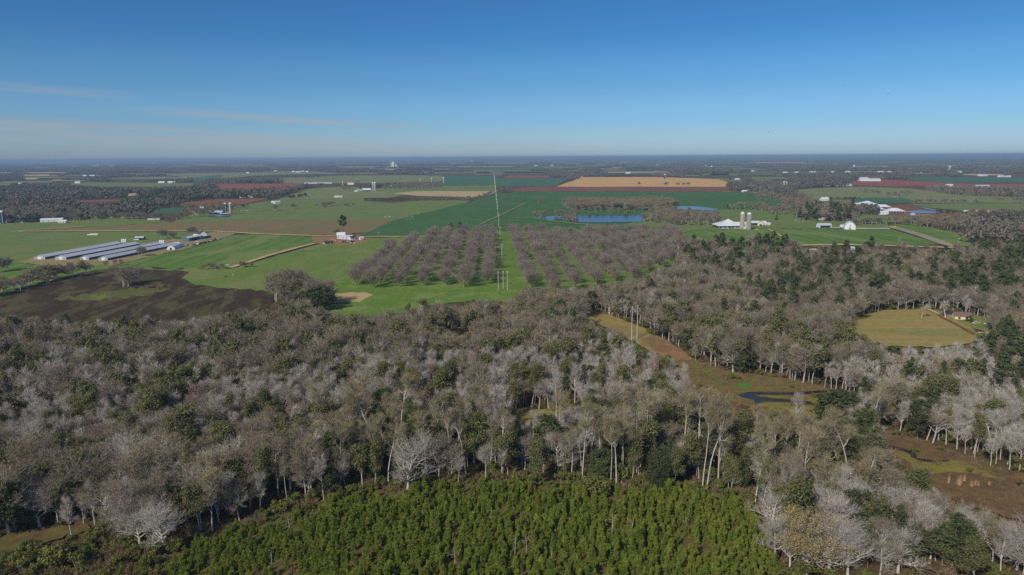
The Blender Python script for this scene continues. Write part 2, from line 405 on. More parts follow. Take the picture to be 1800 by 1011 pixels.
sheet('field', M_dark2, [(262,368.5),(300,365),(322,364),(322,372),(290,377),(262,372)], 'small bright field behind a brown tree row')
sheet('field', M_past2, [(30,367),(70,364.5),(75,367.5),(32,369)], 'small green clearing among the left woods')
sheet('field', M_ploug, [(118,353.5),(180,351),(220,351),(222,353.5),(160,355),(120,355.3)], 'thin brown field in front of a grey hedge')
sheet('field', M_ptan, [(212,342),(235,339.5),(246,340),(246,343.5),(222,345)], 'tan clearing beside a small house in the left woods')
sheet('field', M_brown, [(20,407.5),(130,401),(300,391.5),(450,386.8),(560,386.3),(690,388.5),(678,395),(660,405),(632,413.5),(520,413),(430,410),(200,406.5),(110,406.5)], 'broad brown fallow field across the left middle distance')
sheet('pasture', M_past2, [(-40,392),(60,391.5),(150,386),(180,382.5),(250,382),(262,386),(300,391),(130,401),(20,407.5),(-40,409)], 'green pasture in front of the single silo at the left edge', 'pasture')
sheet('pasture', M_past2, [(-60,409),(33,407),(200,406.5),(350,407.5),(330,418),(270,430),(215,432),(60,456),(20,464),(-60,466)], 'wide green pasture behind the long metal sheds', 'pasture')
sheet('yard', M_dirt, [(30,461),(60,452),(240,431),(345,414),(380,406.5),(420,408),(402,415),(330,437),(260,453),(195,467),(150,468),(80,467)], 'dirt farmyard round the long metal sheds', 'yard', wob=.5)
sheet('field', M_brt, [(-60,466),(30,461),(80,467),(195,467),(215,470),(145,479),(50,505),(-60,530)], 'rough green field left of the dark wet field', wob=.8)
sheet('field', M_brt, [(200,467.5),(262,452.5),(330,438),(405,414.5),(450,411.5),(548,416.5),(560,428),(450,455),(408,471),(300,474),(214,472)], 'bright green mown field right of the arched white shed', wob=.4)
sheet('field', M_burnt, [(-40,535),(50,505),(145,479.5),(214,471),(330,474),(345,487),(460,500),(490,520),(470,548),(300,566),(120,566),(-40,556)], 'dark wet field with scorched looking soil', wob=1.5)
sheet('pasture', M_olive, [(214,471.5),(300,473.5),(410,471.5),(450,462),(500,480),(600,470),(650,490),(560,520),(470,512),(345,502),(318,490),(335,478)], 'green pasture below the pale farm track', 'pasture', wob=1.5)
sheet('grass_strip', M_strip, [(93,525),(150,516),(267,507),(300,508),(283,514),(230,520),(167,529),(110,530)], 'pale green strip across the dark wet field', 'grass', wob=2.2)
sheet('field', M_olive, [(410,472),(560,430),(640,418.5),(745,417),(720,432),(650,466),(620,480),(560,500),(470,500),(430,488)], 'olive green field between the farm track and the orchard')
sheet('yard', M_rdirt, [(548,416),(565,414.5),(600,416),(645,418),(646,427),(600,431),(565,430.5),(550,424)], 'red dirt yard round the cluttered white farmhouse', 'yard', wob=.5)
sheet('pasture', M_orch, [(555,512),(640,476),(715,418),(790,405.5),(1188,405.5),(1195,440),(1190,464),(1120,492),(1060,502),(985,512),(925,506),(915,518),(895,532),(830,530),(760,537),(680,556),(610,560),(560,548)], 'bright green grass under the rows of the orchard', 'pasture')
sheet('field', M_ptan, [(580,517),(640,514),(656,519),(632,531),(586,533)], 'tan patch of dry grass before the orchard', wob=.8)
sheet('field', M_dark, [(634,414.5),(690,389),(822,355.5),(866,341),(905,337.3),(1312,337.3),(1345,342.5),(1402,361),(1385,371),(1190,371),(1142,380),(1090,398),(1186,405),(1186,412),(1060,405.3),(800,405),(745,416.3)], 'large dark green crop field behind the orchard')
sheet('field', M_dark2, [(872,330),(905,327.5),(976,328),(1000,313.5),(872,313.5)], 'dull green field left of the orange stubble')
sheet('field', M_red, [(880,313),(895,309.3),(965,309),(970,312),(920,313.2)], 'far red earth field beside the pole line')
sheet('field', M_tan, [(977,328.6),(1023,311.5),(1150,311.3),(1262,315),(1278,320),(1283,328.6)], 'orange stubble field on the far side of the brown strip')
sheet('field', M_redd, [(900,337),(905,331.5),(930,328.8),(1280,328.8),(1286,337.2)], 'long strip of bare brown earth in front of the orange stubble')
sheet('field', M_past2, [(1258,313),(1310,315),(1302,319.5),(1279,319.8),(1264,315.3)], 'small green field at the right end of the orange stubble')
sheet('field', M_past2, [(1090,398),(1142,380),(1190,371.2),(1330,368),(1390,372),(1440,388),(1560,391.5),(1562,403),(1500,403.5),(1350,402),(1230,404.5),(1186,412),(1186,405)], 'green farm meadow round the white pyramid roofed barn')
sheet('field', M_brt, [(1186,412.5),(1230,404.7),(1350,402.4),(1500,404),(1568,404),(1655,430),(1560,433),(1380,434),(1205,432)], 'bright green crop field in front of the white barns')
sheet('field', M_brt, [(1562,397),(1600,393),(1650,404),(1702,414),(1707,432),(1684,433),(1640,421)], 'green triangular field right of the gravel road')
sheet('pasture', M_past, [(1388,335),(1430,331.2),(1510,328.5),(1600,331.5),(1690,343),(1850,349.5),(1850,357.3),(1600,357),(1560,351.5),(1500,348),(1420,351)], 'pale green meadow below the far right woods', 'pasture')
sheet('field', M_dark2, [(1492,351),(1510,347.7),(1590,348.3),(1612,355.5),(1580,357.6),(1500,357.3)], 'dark green field behind the big dairy roofs')
sheet('field', M_past2, [(1590,359),(1700,357.7),(1850,357.7),(1850,373),(1700,371),(1640,366.5)], 'long green field at the right edge beyond the lagoon')
sheet('yard', M_redd, [(1540,362),(1595,360),(1640,367.5),(1700,377),(1725,384.5),(1600,384.5),(1560,379)], 'muddy brown cattle lot beside the dairy lagoon', 'yard')
sheet('pasture', M_past2, [(1500,376),(1590,381),(1600,384.8),(1725,385),(1640,391),(1560,391.5),(1510,388)], 'green pasture in front of the dairy roofs', 'pasture')
sheet('field', M_past2, [(1400,353),(1450,350),(1492,352),(1512,358),(1505,367),(1420,364)], 'lawn round the small white house left of the dairy')
sheet('field', M_red, [(1489,319.3),(1540,315.8),(1600,318),(1700,323),(1850,323.8),(1850,329.4),(1650,328),(1560,328.2),(1489,325)], 'long red ploughed field at far right')
sheet('field', M_dark2, [(1597,311),(1700,312),(1850,311.5),(1850,321.8),(1690,321.8),(1640,320),(1600,316)], 'far green field above the red ploughed field at right')
sheet('field', M_hay, [(1490,577),(1505,557),(1560,546),(1625,544.5),(1660,556),(1712,580),(1735,596),(1700,606),(1640,612),(1560,610),(1520,603)], 'striped tan hayfield surrounded by woods at right', wob=.6)
sheet('lawn', M_lawn, [(1626,545),(1648,546),(1700,553),(1742,562),(1744,573),(1735,583),(1714,580),(1661,556)], 'greener lawn beside the tan cottage', 'lawn', wob=.5)
sheet('field', M_clear, [(1010,549),(1040,547),(1075,556),(1130,577),(1178,604),(1200,622),(1180,634),(1140,618),(1092,590),(1050,570)], 'mown tan strip under the twin pole pylon', wob=.6)
sheet('clay_bank', M_rdirt, [(1128,598),(1150,592),(1178,604),(1205,622),(1225,640),(1190,640),(1160,628)], 'red earth bank below the mown strip', 'bank', wob=1.0)
sheet('marsh', M_marsh, [(1180,634),(1225,637),(1280,655),(1350,664),(1440,680),(1500,704),(1520,716),(1480,728),(1400,737),(1340,727),(1300,712),(1225,692),(1195,660)], 'brown marsh with patches of sedge along the creek', 'marsh', wob=1.2)
k8 = lambda pts: zc(1150, 620, 4.5, pts)
sheet('marsh_grass', M_mgrn, k8([(380,130),(420,140),(480,200),(560,235),(640,258),(740,248),(775,285),(730,296),(650,278),(550,245),(470,215),(400,165)]), 'vivid green streak of marsh grass beside the creek', 'marsh', wob=.5)
sheet('marsh_grass', M_mylw, k8([(700,352),(900,345),(1140,350),(1200,380),(1360,360),(1380,375),(1240,400),(1000,372),(850,356)]), 'yellow green sedge bank between the two creek channels', 'marsh', wob=.5)
sheet('marsh_grass', M_mylw, k8([(830,420),(1000,410),(1240,430),(1300,470),(1200,500),(960,490)]), 'rusty sedge flat on the near side of the creek', 'marsh', wob=.5)
sheet('creek', M_creek, k8([(655,342),(740,322),(800,322),(1050,326),(1200,318),(1360,306),(1372,322),(1230,338),(1050,348),(900,346),(800,350),(850,360),(960,374),(1150,386),(1230,398),(1280,424),(1250,424),(1130,410),(980,402),(860,398),(820,416),(795,412),(790,384),(700,368)]), 'dark forked creek winding through the brown marsh', 'creek', wob=.3)
sheet('creek', M_creek, zc(1060, 520, 7.22, [(795,878),(840,862),(895,866),(890,892),(855,915),(830,918)]), 'small dark pool where the marsh begins', 'pool')
sheet('marsh', M_mbrn, [(1542,763),(1575,762),(1610,775),(1680,796),(1760,830),(1850,838),(1850,925),(1780,915),(1720,897),(1668,878),(1640,850),(1600,826),(1545,806)], 'brown open marsh at the right edge of the wood', 'marsh', wob=1.2)
k4 = lambda pts: zc(1300, 720, 3.474, pts)
sheet('marsh_grass', M_mylw, k4([(880,250),(1000,265),(1070,300),(1180,340),(1330,320),(1500,380),(1580,440),(1420,400),(1300,390),(1200,400),(1060,390),(1040,330)]), 'yellow green sedge along the narrow stream', 'marsh', wob=.6)
sheet('creek', M_creek, k4([(855,240),(880,228),(960,238),(1040,262),(1080,285),(1085,308),(1180,320),(1270,318),(1275,328),(1180,337),(1100,328),(1050,305),(1030,280),(960,256),(880,252)]), 'narrow dark stream bending through the right marsh', 'creek', wob=.2)
sheet('clearing', M_rdirt, [(783,582),(808,577),(835,578),(836,587),(800,591),(784,589)], 'small red earth clearing in the middle of the wood', 'clearing', wob=.8)
sheet('marsh', M_mylw, [(872,733),(905,727),(960,722),(1000,711),(1030,710),(1010,722),(960,735),(900,741)], 'narrow yellow green marsh gap in the swamp wood', 'marsh', wob=.8)
sheet('marsh', M_mgrn, [(1092,716),(1120,708),(1146,712),(1140,722),(1100,726)], 'small green marsh pocket in the swamp wood', 'marsh', wob=.8)
PLANT = [(310,1030),(300,1000),(330,965),(395,942),(470,922),(560,893),(640,873),(800,868),(870,858),(1000,862),(1110,866),(1200,868),(1285,880),(1330,905),(1345,940),(1346,1030)]
sheet('plantation_floor', M_plfl, [(150,1090),(300,985),(560,885),(640,866),(870,852),(1290,872),(1360,930),(1370,1090)], 'red brown floor of the young pine plantation', 'ground', vis=False)
sheet('clearing', M_plfl, [(-60,962),(60,932),(150,925),(165,934),(110,950),(-60,1000)], 'red earth gap between the big trees and the young pines', 'clearing', wob=1.2)

# --- thin openings in the far woods
for x0, x1, y, w, m, lab in [(195,240,313.6,.5,M_past2,'thin yellow green strip left of the far dark silo'),(268,296,305.4,.8,M_past,'short pale strip beyond the far dark silo'),(119,143,293.2,1.1,M_ptan,'hazy pale opening at the left of the horizon woods'),(152,182,292,1.5,M_ptan,'larger hazy pale opening in the horizon woods'),(183,207,291.9,.9,M_ptan,'thin hazy pale opening right of the larger one'),(45,96,295.4,.8,M_ptan,'long hazy pale opening near the left edge'),
    (1376,1412,303.2,.8,M_past,'thin pale green strip above the two far tan silos'),(1300,1332,300.6,.6,M_ptan,'thin tan strip above the right end of the orange stubble'),(1602,1643,305.6,1.3,M_past,'pale strip above the far green field at right'),(1683,1768,307.4,1.6,M_ptan,'long tan strip near the right edge'),(1650,1674,310.3,.8,M_redd,'thin brown strip above the far green field'),(1092,1153,304.8,.8,M_past,'thin pale strip above the orange stubble'),(783,822,287.2,.5,M_ptan,'hazy pale strip below the far water tower'),
    (1040,1058,305.2,.5,M_redd,'tiny brown strip behind the orange stubble'),(452,560,301.6,1.0,M_past,'long thin pale strip right of the left works'),(20,40,309.0,.9,M_past,'pale green strip near the left edge'),(600,680,304.6,1.0,M_past,'thin pale green strip under the cement works')]:
    sheet('field', m, [(x0, y), (x0 + (x1 - x0) * .3, y - w), (x1, y - w * .8), (x1 - 3, y + w * .7), (x0 + (x1 - x0) * .4, y + w)], lab)
# --- the patchwork of small far fields between tree belts
far_polys, far_mi = [], []
tries = 0
while len(far_polys) < 150 and tries < 6000:
    tries += 1
    y = 284.5 + RNG.random() ** 1.25 * 42; x = RNG.uniform(-60, 1860); th = RNG.uniform(.9, 2.2) * (.75 + max(0, y - 295) / 16); w_ = RNG.uniform(30, 130)
    pl = [(x, y), (x + RNG.uniform(2, 14), y - th), (x + w_, y - th * .9 - .004 * w_), (x + w_ + RNG.uniform(-8, 8), y - .004 * w_)]
    qx, qy = np.array([q[0] for q in pl] + [x + w_ / 2]), np.array([q[1] for q in pl] + [y - th / 2])
    if any(inside(qx, qy + dy, f).any() for f in FIELDS for dy in (-2.6, 0, 2.6)): continue
    far_polys.append(pl); far_mi.append(int(RNG.choice(5, p=[.34, .28, .16, .12, .10])))
V_ = np.concatenate([[P(*q) + [0, 0, .9] for q in pl] for pl in far_polys])
o_ = mobj('far_fields', np_mesh('far_fields', V_, [np.arange(len(V_)).reshape(-1, 4)], [M_past, M_past2, M_ptan, M_redd, M_dark2], far_mi)); tag(o_, 'patchwork of small pale and green far fields between the tree belts', 'field', kind='structure')
FIELDS += far_polys
# --- tracks and roads
strip('farm_track', M_track, [(552,429),(520,437),(470,451),(430,464),(404,472)], 7, 'pale track running from the cluttered farm to the pasture')
strip('dirt_road', M_track, [(33,408),(130,406.6),(250,406.6),(380,407.3),(450,411.8),(548,415.3),(640,416.8),(745,416.6),(800,417)], 9, 'straight dirt road past the white house and the orchard', 'road')
strip('farm_track', M_track, [(20,408.3),(60,405),(110,401.7),(150,398.5)], 7, 'pale track along the edge of the brown fallow')
strip('field_path', M_past, [(843,397),(930,395.6),(1020,395)], 6, 'pale grass path across the dark crop near the pond', 'path')
strip('field_path', M_past, [(843,396),(880,379),(925,357)], 5, 'thin diagonal path through the dark crop', 'path')
strip('field_path', M_past2, [(900,384),(940,384.5),(985,391),(1060,398),(1130,397)], 14, 'lighter grass rim along the near shore of the pond', 'path')
strip('dirt_road', M_track, [(1270,337.5),(1312,337.8),(1327,339),(1367,349),(1390,356),(1406,363)], 13, 'tan road curving along the right edge of the dark crop', 'road')
strip('gravel_road', M_grav, [(1560,399),(1585,404.5),(1612,412.5),(1640,422),(1662,430),(1690,437),(1712,436)], 15, 'grey gravel road running down to the woods', 'road')
strip('field_path', M_track, [(1350,403.5),(1366,412),(1388,425)], 4, 'thin pale diagonal path in the bright crop', 'path')
strip('dirt_road', M_track, [(1380,433),(1480,431),(1560,433),(1690,437)], 12, 'tan roadside strip at the foot of the bright crop', 'road', vis=False)
strip('farm_track', M_track, [(1632,546),(1645,552),(1655,556)], 3.5, 'sandy drive into the hayfield')
strip('farm_track', M_ploug, [(1650,557),(1680,572),(1712,590)], 2.2, 'dark wheel track between lawn and hayfield')

# --- ponds
sheet('pond', M_pond, [(995,390.5),(1013,380),(1044,378.3),(1126,378.6),(1132,383),(1127,391),(1054,392.3),(1003,391.8)], 'wide blue pond below the tree island', 'pond', wob=.25)
sheet('pond', M_pond, [(942,384),(965,381.3),(1000,380.5),(1010,382),(995,388.5),(962,387)], 'left arm of the pond among bare trees', 'pond')
sheet('pond', M_pond, [(1183,365.5),(1198,363.2),(1234,364.2),(1266,369.3),(1247,370.8),(1188,369.4)], 'narrow blue pond behind the bare trees', 'pond')
sheet('pond', M_pond, [(362,381),(375,378.6),(405,378),(402,381.7),(380,382.3)], 'small blue pond below the twin silos', 'pond')
sheet('pond', M_pond, [(1585,372.5),(1617,371),(1650,373.5),(1651,375.5),(1606,375.8)], 'blue lagoon beside the dairy cattle lot', 'pond')
sheet('pond', M_pond, [(1616,364.5),(1626,366),(1640,369.5),(1666,372),(1666,374),(1650,372.5),(1634,370.3)], 'small upper lagoon behind the dairy', 'pond')
# ------------------------------------------------------------------ tree kinds
def nrm(v): return v / (np.linalg.norm(v, axis=-1, keepdims=True) + 1e-9)
def perp(d, rng):
    a = rng.normal(size=d.shape); a -= (a * d).sum(-1, keepdims=True) * d
    return nrm(a)
def tubes(seg, n):
    """seg (N,8): two ends and two radii -> verts, quads"""
    p0, p1, r0, r1 = seg[:, :3], seg[:, 3:6], seg[:, 6], seg[:, 7]
    d = nrm(p1 - p0); h = np.where(np.abs(d[:, 2:]) > .9, [[1., 0, 0]], [[0, 0, 1.]])
    u = nrm(np.cross(d, h)); w = np.cross(d, u); N = len(seg)
    an = np.arange(n) * 2 * np.pi / n
    ring = u[:, None] * np.cos(an)[None, :, None] + w[:, None] * np.sin(an)[None, :, None]
    v = np.concatenate([p0[:, None] + ring * r0[:, None, None], p1[:, None] + ring * r1[:, None, None]], 1).reshape(-1, 3)
    b = np.arange(N)[:, None] * 2 * n; k = np.arange(n)[None]; k2 = (k + 1) % n
    return v, np.stack([b + k, b + k2, b + n + k2, b + n + k], -1).reshape(-1, 4)
def twigs(p, d, L, w, rng):
    s = perp(d, rng) * w[:, None] * .5
    v = np.stack([p - s, p + s, p + d * L[:, None]], 1).reshape(-1, 3)
    return v, np.arange(len(v)).reshape(-1, 3)
def leaves(c, nr, s, rng, asp=1.0):
    u = perp(nr, rng); w = np.cross(nr, u); s = s[:, None] * .5
    v = np.stack([c - u * s - w * s * asp, c + u * s - w * s * asp * .6, c + u * s * .7 + w * s * asp, c - u * s + w * s * asp * .8], 1).reshape(-1, 3)
    return v, np.arange(len(v)).reshape(-1, 4)

def skeleton(rng, H, r, trunk, spread, start, lv, kids, ratio, ang, trop, wig, lean=.03, fork=False):
    """returns tube segments by level and the last-level branches (start, dir, length)"""
    seg, tips = [], []
    def go(p, d, L, r, l):
        n = (7, 4, 3, 1)[min(l, 3)] if l < lv else 1
        for i in range(n):
            f0, f1 = i / n, (i + 1) / n
            d = d + rng.normal(size=3) * wig[l]; d[2] += trop[l]; d = d / np.linalg.norm(d)
            q = p + d * L / n
            ra, rb = r * (1 - .72 * f0), r * (1 - .72 * f1)
            seg.append((*p, *q, ra, rb, l))
            if l == lv: tips.append((*p, *d, L))
            elif f1 > start[l]:
                for _ in range(kids[l]):
                    a = R(ang[l]) * rng.uniform(.7, 1.3)
                    s = rng.normal(size=3); s -= s.dot(d) * d; s /= np.linalg.norm(s)
                    if l > 0: s[2] = abs(s[2]) * .8 if rng.random() < .7 else s[2]
                    e = d * math.cos(a) + s * math.sin(a); e /= np.linalg.norm(e)
                    k = 1 - .45 * (f1 - start[l]) / (1.001 - start[l]) if l == 0 else 1 - .4 * f1
                    go(q, e, L0[l + 1] * k * rng.uniform(.75, 1.25), rb * .68, l + 1)
            p = q
    L0 = [H * trunk, spread, spread * ratio, spread * ratio * ratio]
    d0 = np.array([rng.normal() * lean, rng.normal() * lean, 1.0])
    go(np.zeros(3), d0 / np.linalg.norm(d0), L0[0], r, 0)
    return np.array(seg), np.array(tips)

def kind_meshes(name, bark, crown, tv, tp, cv, cp):
    """three meshes: trunk, crown and both in one"""
    t = np_mesh(name + '_trunk', tv, [tp], [bark]); c = np_mesh(name + '_crown', cv, [cp], [crown])
    n = len(tv)
    f = np_mesh(name, np.concatenate([tv, cv]), [tp, cp + n], [bark, crown], np.concatenate([np.zeros(len(tp)), np.ones(len(cp))]))
    return dict(trunk=t, crown=c, full=f, h=float(max(tv[:, 2].max(), cv[:, 2].max())))
def bare(name, seed, bark, crown, lod, tw=5, twl=1.3, tww=.05, up=.25, **k):
    """a leafless tree: limbs and a mass of twigs"""
    rng = np.random.default_rng(seed)
    seg, tips = skeleton(rng, **k)
    l = seg[:, 8]; a = tubes(seg[l < 1][:, :8], 7); b = tubes(seg[l >= 1][:, :8], 4 if lod else 3)
    tv = np.concatenate([a[0], b[0]]); tp = np.concatenate([a[1], b[1] + len(a[0])])
    m = len(tips); i = np.repeat(np.arange(m), tw); t = rng.random(len(i))
    p = tips[i, :3] + tips[i, 3:6] * (tips[i, 6] * t)[:, None]
    d = tips[i, 3:6] + rng.normal(size=(len(i), 3)) * .62; d[:, 2] += up
    cv, cp = twigs(p, nrm(d), twl * rng.uniform(.5, 1.3, len(i)), tww * rng.uniform(.7, 1.4, len(i)), rng)
    return kind_meshes(name, bark, crown, tv, tp, cv, cp)
def clumps(rng, cen, rad, n, s, flat=.8, asp=1.0, out=1.0):
    """leaf cards on the skins of clumps"""
    i = np.repeat(np.arange(len(cen)), n); u = nrm(rng.normal(size=(len(i), 3)))
    rr = rad[i] * rng.uniform(.55, 1.08, len(i))
    c = cen[i] + u * rr[:, None] * [1, 1, flat]
    nr = nrm(u * out + rng.normal(size=u.shape) * .5)
    return leaves(c, nr, s * rng.uniform(.6, 1.4, len(i)), rng, asp)
def leafy(name, seed, bark, crown, nl, s, rad=1.5, flat=.8, tips_used=None, asp=1.0, **k):
    rng = np.random.default_rng(seed)
    seg, tips = skeleton(rng, **k)
    l = seg[:, 8]; a = tubes(seg[l < 1][:, :8], 7); b = tubes(seg[l >= 1][:, :8], 3)
    tv = np.concatenate([a[0], b[0]]); tp = np.concatenate([a[1], b[1] + len(a[0])])
    e = tips[:, :3] + tips[:, 3:6] * tips[:, 6:7] * .8
    if tips_used: e = e[rng.permutation(len(e))[:tips_used]]
    cv, cp = clumps(rng, e, rad * rng.uniform(.6, 1.35, len(e)), nl, s, flat, asp)
    return kind_meshes(name, bark, crown, tv, tp, cv, cp)
def pine(name, seed, bark, crown, H, clear, spread, nl, s, lod):
    rng = np.random.default_rng(seed)
    seg, cen, rad = [], [], []
    n = 8; pts = [np.array([rng.normal() * .12 * i * .4, rng.normal() * .12 * i * .4, H * i / n]) for i in range(n + 1)]
    for i in range(n): seg.append((*pts[i], *pts[i + 1], H * .0125 * (1 - .85 * i / n), H * .0125 * (1 - .85 * (i + 1) / n)))
    z = H * clear
    while z < H * .985:
        f = (z / H - clear) / (1 - clear)
        p = np.array([np.interp(z, [q[2] for q in pts], [q[j] for q in pts]) for j in range(3)])
        for _ in range(rng.integers(2, 5)):
            a = rng.uniform(0, 6.283); L = spread * (1 - f) ** .62 * rng.uniform(.5, 1.15) * (.65 + .9 * min(f, .4)) + .35
            e = p + np.array([math.cos(a) * L, math.sin(a) * L, L * rng.uniform(.05, .5)])
            seg.append((*p, *e, .09 * (1 - .6 * f), .03))
            for t in ((.55, 1.0) if lod else (.9,)):
                cen.append(p + (e - p) * t + rng.normal(size=3) * .15); rad.append((.55 + .32 * L * .5) * rng.uniform(.75, 1.25))
        z += H * rng.uniform(.026, .05)
    cen.append(pts[-1]); rad.append(.7)
    tv, tp = tubes(np.array(seg), 5)
    cv, cp = clumps(rng, np.array(cen), np.array(rad), nl, s, .62, .6, .8)
    return kind_meshes(name, bark, crown, tv, tp, cv, cp)
def young_pine(name, seed, bark, crown, H, nl, s):
    rng = np.random.default_rng(seed); cen, dr, seg = [], [], [(0, 0, 0, 0, 0, H * .96, .05, .015)]
    z = H * .1
    while z < H:
        f = z / H
        for _ in range(6 if f < .6 else 4):
            a = rng.uniform(0, 6.283); L = H * .23 * (1 - f) ** .75 * rng.uniform(.6, 1.25) + .05
            e = np.array([math.cos(a) * L, math.sin(a) * L, z + L * .6]); seg.append((0, 0, z, *e, .022, .008))
            for t in (.45, .75, 1.0): cen.append(np.array([0, 0, z]) * (1 - t) + e * t); dr.append([math.cos(a) * .5, math.sin(a) * .5, .9])
        z += H * .085
    cen += [np.array([0, 0, H * .9]), np.array([0, 0, H * .97])]; dr += [[0, 0, 1.4]] * 2
    tv, tp = tubes(np.array(seg, float), 3)
    i = np.repeat(np.arange(len(cen)), nl); d = nrm(np.array(dr)[i] + rng.normal(size=(len(i), 3)) * .55)
    cv, cp = twigs(np.array(cen)[i] + rng.normal(size=(len(i), 3)) * .07, d, s * rng.uniform(.6, 1.4, len(i)), np.full(len(i), .085), rng)
    return kind_meshes(name, bark, crown, tv, tp, cv, cp)
def shrub(name, seed, bark, crown, H, Rd, nst, tw, tww, nl=0, s=.3):
    rng = np.random.default_rng(seed); seg = []
    for i in range(nst):
        a = rng.uniform(0, 6.283); b = rng.uniform(.15, 1) * Rd
        p = np.array([math.cos(a), math.sin(a), 0]) * b * .35; q = np.array([math.cos(a) * b, math.sin(a) * b, H * rng.uniform(.5, 1) * (1 - .3 * b / Rd)])
        m = (p + q) / 2 + [0, 0, H * .1]; seg += [(*p, *m, .06, .04), (*m, *q, .04, .015)]
    seg = np.array(seg); tv, tp = tubes(seg, 3)
    i = rng.integers(0, len(seg), tw); t = rng.random(tw)[:, None]
    p = seg[i, :3] * (1 - t) + seg[i, 3:6] * t
    if nl:
        cv, cp = clumps(rng, seg[1::2, 3:6], np.full(nst, Rd * .33), nl, s)
    else:
        d = nrm(seg[i, 3:6] - seg[i, :3]) + rng.normal(size=(tw, 3)) * .7; d[:, 2] += .3
        cv, cp = twigs(p, nrm(d), H * .28 * rng.uniform(.5, 1.3, tw), tww * rng.uniform(.7, 1.4, tw), rng)
    return kind_meshes(name, bark, crown, tv, tp, cv, cp)

T_grey = bark_mat('grey_bark', A(176, 166, 156), A(198, 190, 180)); T_pale = bark_mat('pale_bark', A(176, 166, 152), A(200, 191, 178))
T_brown = bark_mat('brown_bark', A(128, 112, 98), A(156, 140, 124)); T_pine = bark_mat('pine_bark', A(112, 88, 72), A(132, 106, 88))
Tw_grey = leaf_mat('grey_twigs', A(164, 154, 146), A(186, 175, 166), A(146, 141, 122), 0, .22)
Tw_white = leaf_mat('pale_twigs', A(170, 161, 151), A(190, 181, 170), A(150, 144, 124), 0, .2)
Tw_brown = leaf_mat('brown_twigs', A(122, 109, 95), A(142, 127, 110), A(122, 116, 88), 0, .25)
Tw_pecan = leaf_mat('orchard_twigs', A(122, 110, 100), A(138, 124, 112), None, 0, .2)
Tw_bud = leaf_mat('budding_twigs', A(132, 124, 94), A(150, 138, 104), A(136, 118, 92), .05, .25)
Lf_ever = leaf_mat('evergreen_leaves', A(68, 75, 48), A(88, 93, 60), A(60, 65, 44), .12, .4)
Lf_olive = leaf_mat('young_leaves', A(98, 102, 62), A(118, 120, 74), A(118, 110, 80), .25, .35)
Lf_pine = leaf_mat('pine_needles', A(76, 86, 54), A(94, 102, 62), A(68, 75, 50), .12, .35)
Lf_yp = leaf_mat('young_pine_needles', A(104, 126, 46), A(140, 150, 60), A(126, 122, 60), .2, .4, .5)
Lf_red = leaf_mat('red_buds', A(122, 84, 72), A(136, 96, 82), None, .1, .3)
Lf_tan = leaf_mat('tan_buds', A(150, 134, 88), A(160, 144, 98), A(144, 124, 88), .15, .3)
Lf_shr = leaf_mat('shrub_leaves', A(88, 102, 48), A(112, 116, 60), A(118, 102, 66), .2, .4)
Tw_shr = leaf_mat('shrub_twigs', A(130, 106, 86), A(148, 124, 98), A(116, 112, 66), .0, .3)

KIND = {}
def reg(k, lod, *ms): KIND.setdefault(k, {})[lod] = list(ms)
S3 = dict(lv=3, ratio=.55, wig=(.05, .12, .16, .2))
S2 = dict(lv=2, ratio=.6, wig=(.05, .14, .2))
# swamp tupelo: straight stem, fan of upswept twigs
def swamp(n, seed, bark, tw, lod):
    rg = random.Random(seed); H = rg.uniform(11, 15.5); sp = rg.uniform(2.6, 3.9); an = rg.uniform(30, 48); st = rg.uniform(.26, .52)
    if lod == 0: return bare(n, seed, bark, tw, 1, 3, 1.4, .03, .5, H=H, r=.25, trunk=.84, spread=sp, start=(st, .2, .2), kids=(3, 2, 2), ang=(an, 38, 36), trop=(.02, .1, .1, .1), **S3)
    if lod == 1: return bare(n, seed, bark, tw, 0, 5, 1.9, .065, .5, H=H, r=.26, trunk=.84, spread=sp, start=(st, .25), kids=(3, 3), ang=(an, 40), trop=(.02, .1, .1), **S2)
    return bare(n, seed, bark, tw, 0, 4, 2.4, .16, .5, H=H, r=.28, trunk=.84, spread=sp, start=(st, .3), kids=(3, 2), ang=(an, 40), trop=(.02, .1, .1), **S2)
def oak(n, seed, bark, tw, lod, tww=.06):
    rg = random.Random(seed); H = rg.uniform(14, 17)
    if lod == 0: return bare(n, seed, bark, tw, 1, 6, 1.15, tww, .1, H=H, r=.34, trunk=.72, spread=6.6, start=(.3, .25, .2), kids=(3, 3, 2), ang=(56, 46, 44), trop=(.02, .06, .05, .03), **S3)
    if lod == 1: return bare(n, seed, bark, tw, 0, 11, 1.6, tww * 1.5, .1, H=H, r=.34, trunk=.72, spread=6.8, start=(.3, .2), kids=(4, 3), ang=(56, 50), trop=(.02, .06, .04), **S2)
    return bare(n, seed, bark, tw, 0, 8, 2.0, tww * 3.4, .1, H=H, r=.34, trunk=.72, spread=6.8, start=(.3, .2), kids=(3, 3), ang=(56, 50), trop=(.02, .06, .04), **S2)
def pecan(n, seed, lod):
    rg = random.Random(seed); H = rg.uniform(15.5, 18)
    if lod == 0: return bare(n, seed, T_brown, Tw_pecan, 0, 7, 2.0, .075, .35, H=H, r=.3, trunk=.52, spread=9.4, start=(.22, .2), kids=(4, 3), ang=(42, 36), trop=(.0, .10, .1), **S2)
    return bare(n, seed, T_brown, Tw_pecan, 0, 6, 2.5, .15, .35, H=H, r=.3, trunk=.52, spread=9.6, start=(.22, .2), kids=(4, 2), ang=(42, 38), trop=(.0, .10, .1), **S2)
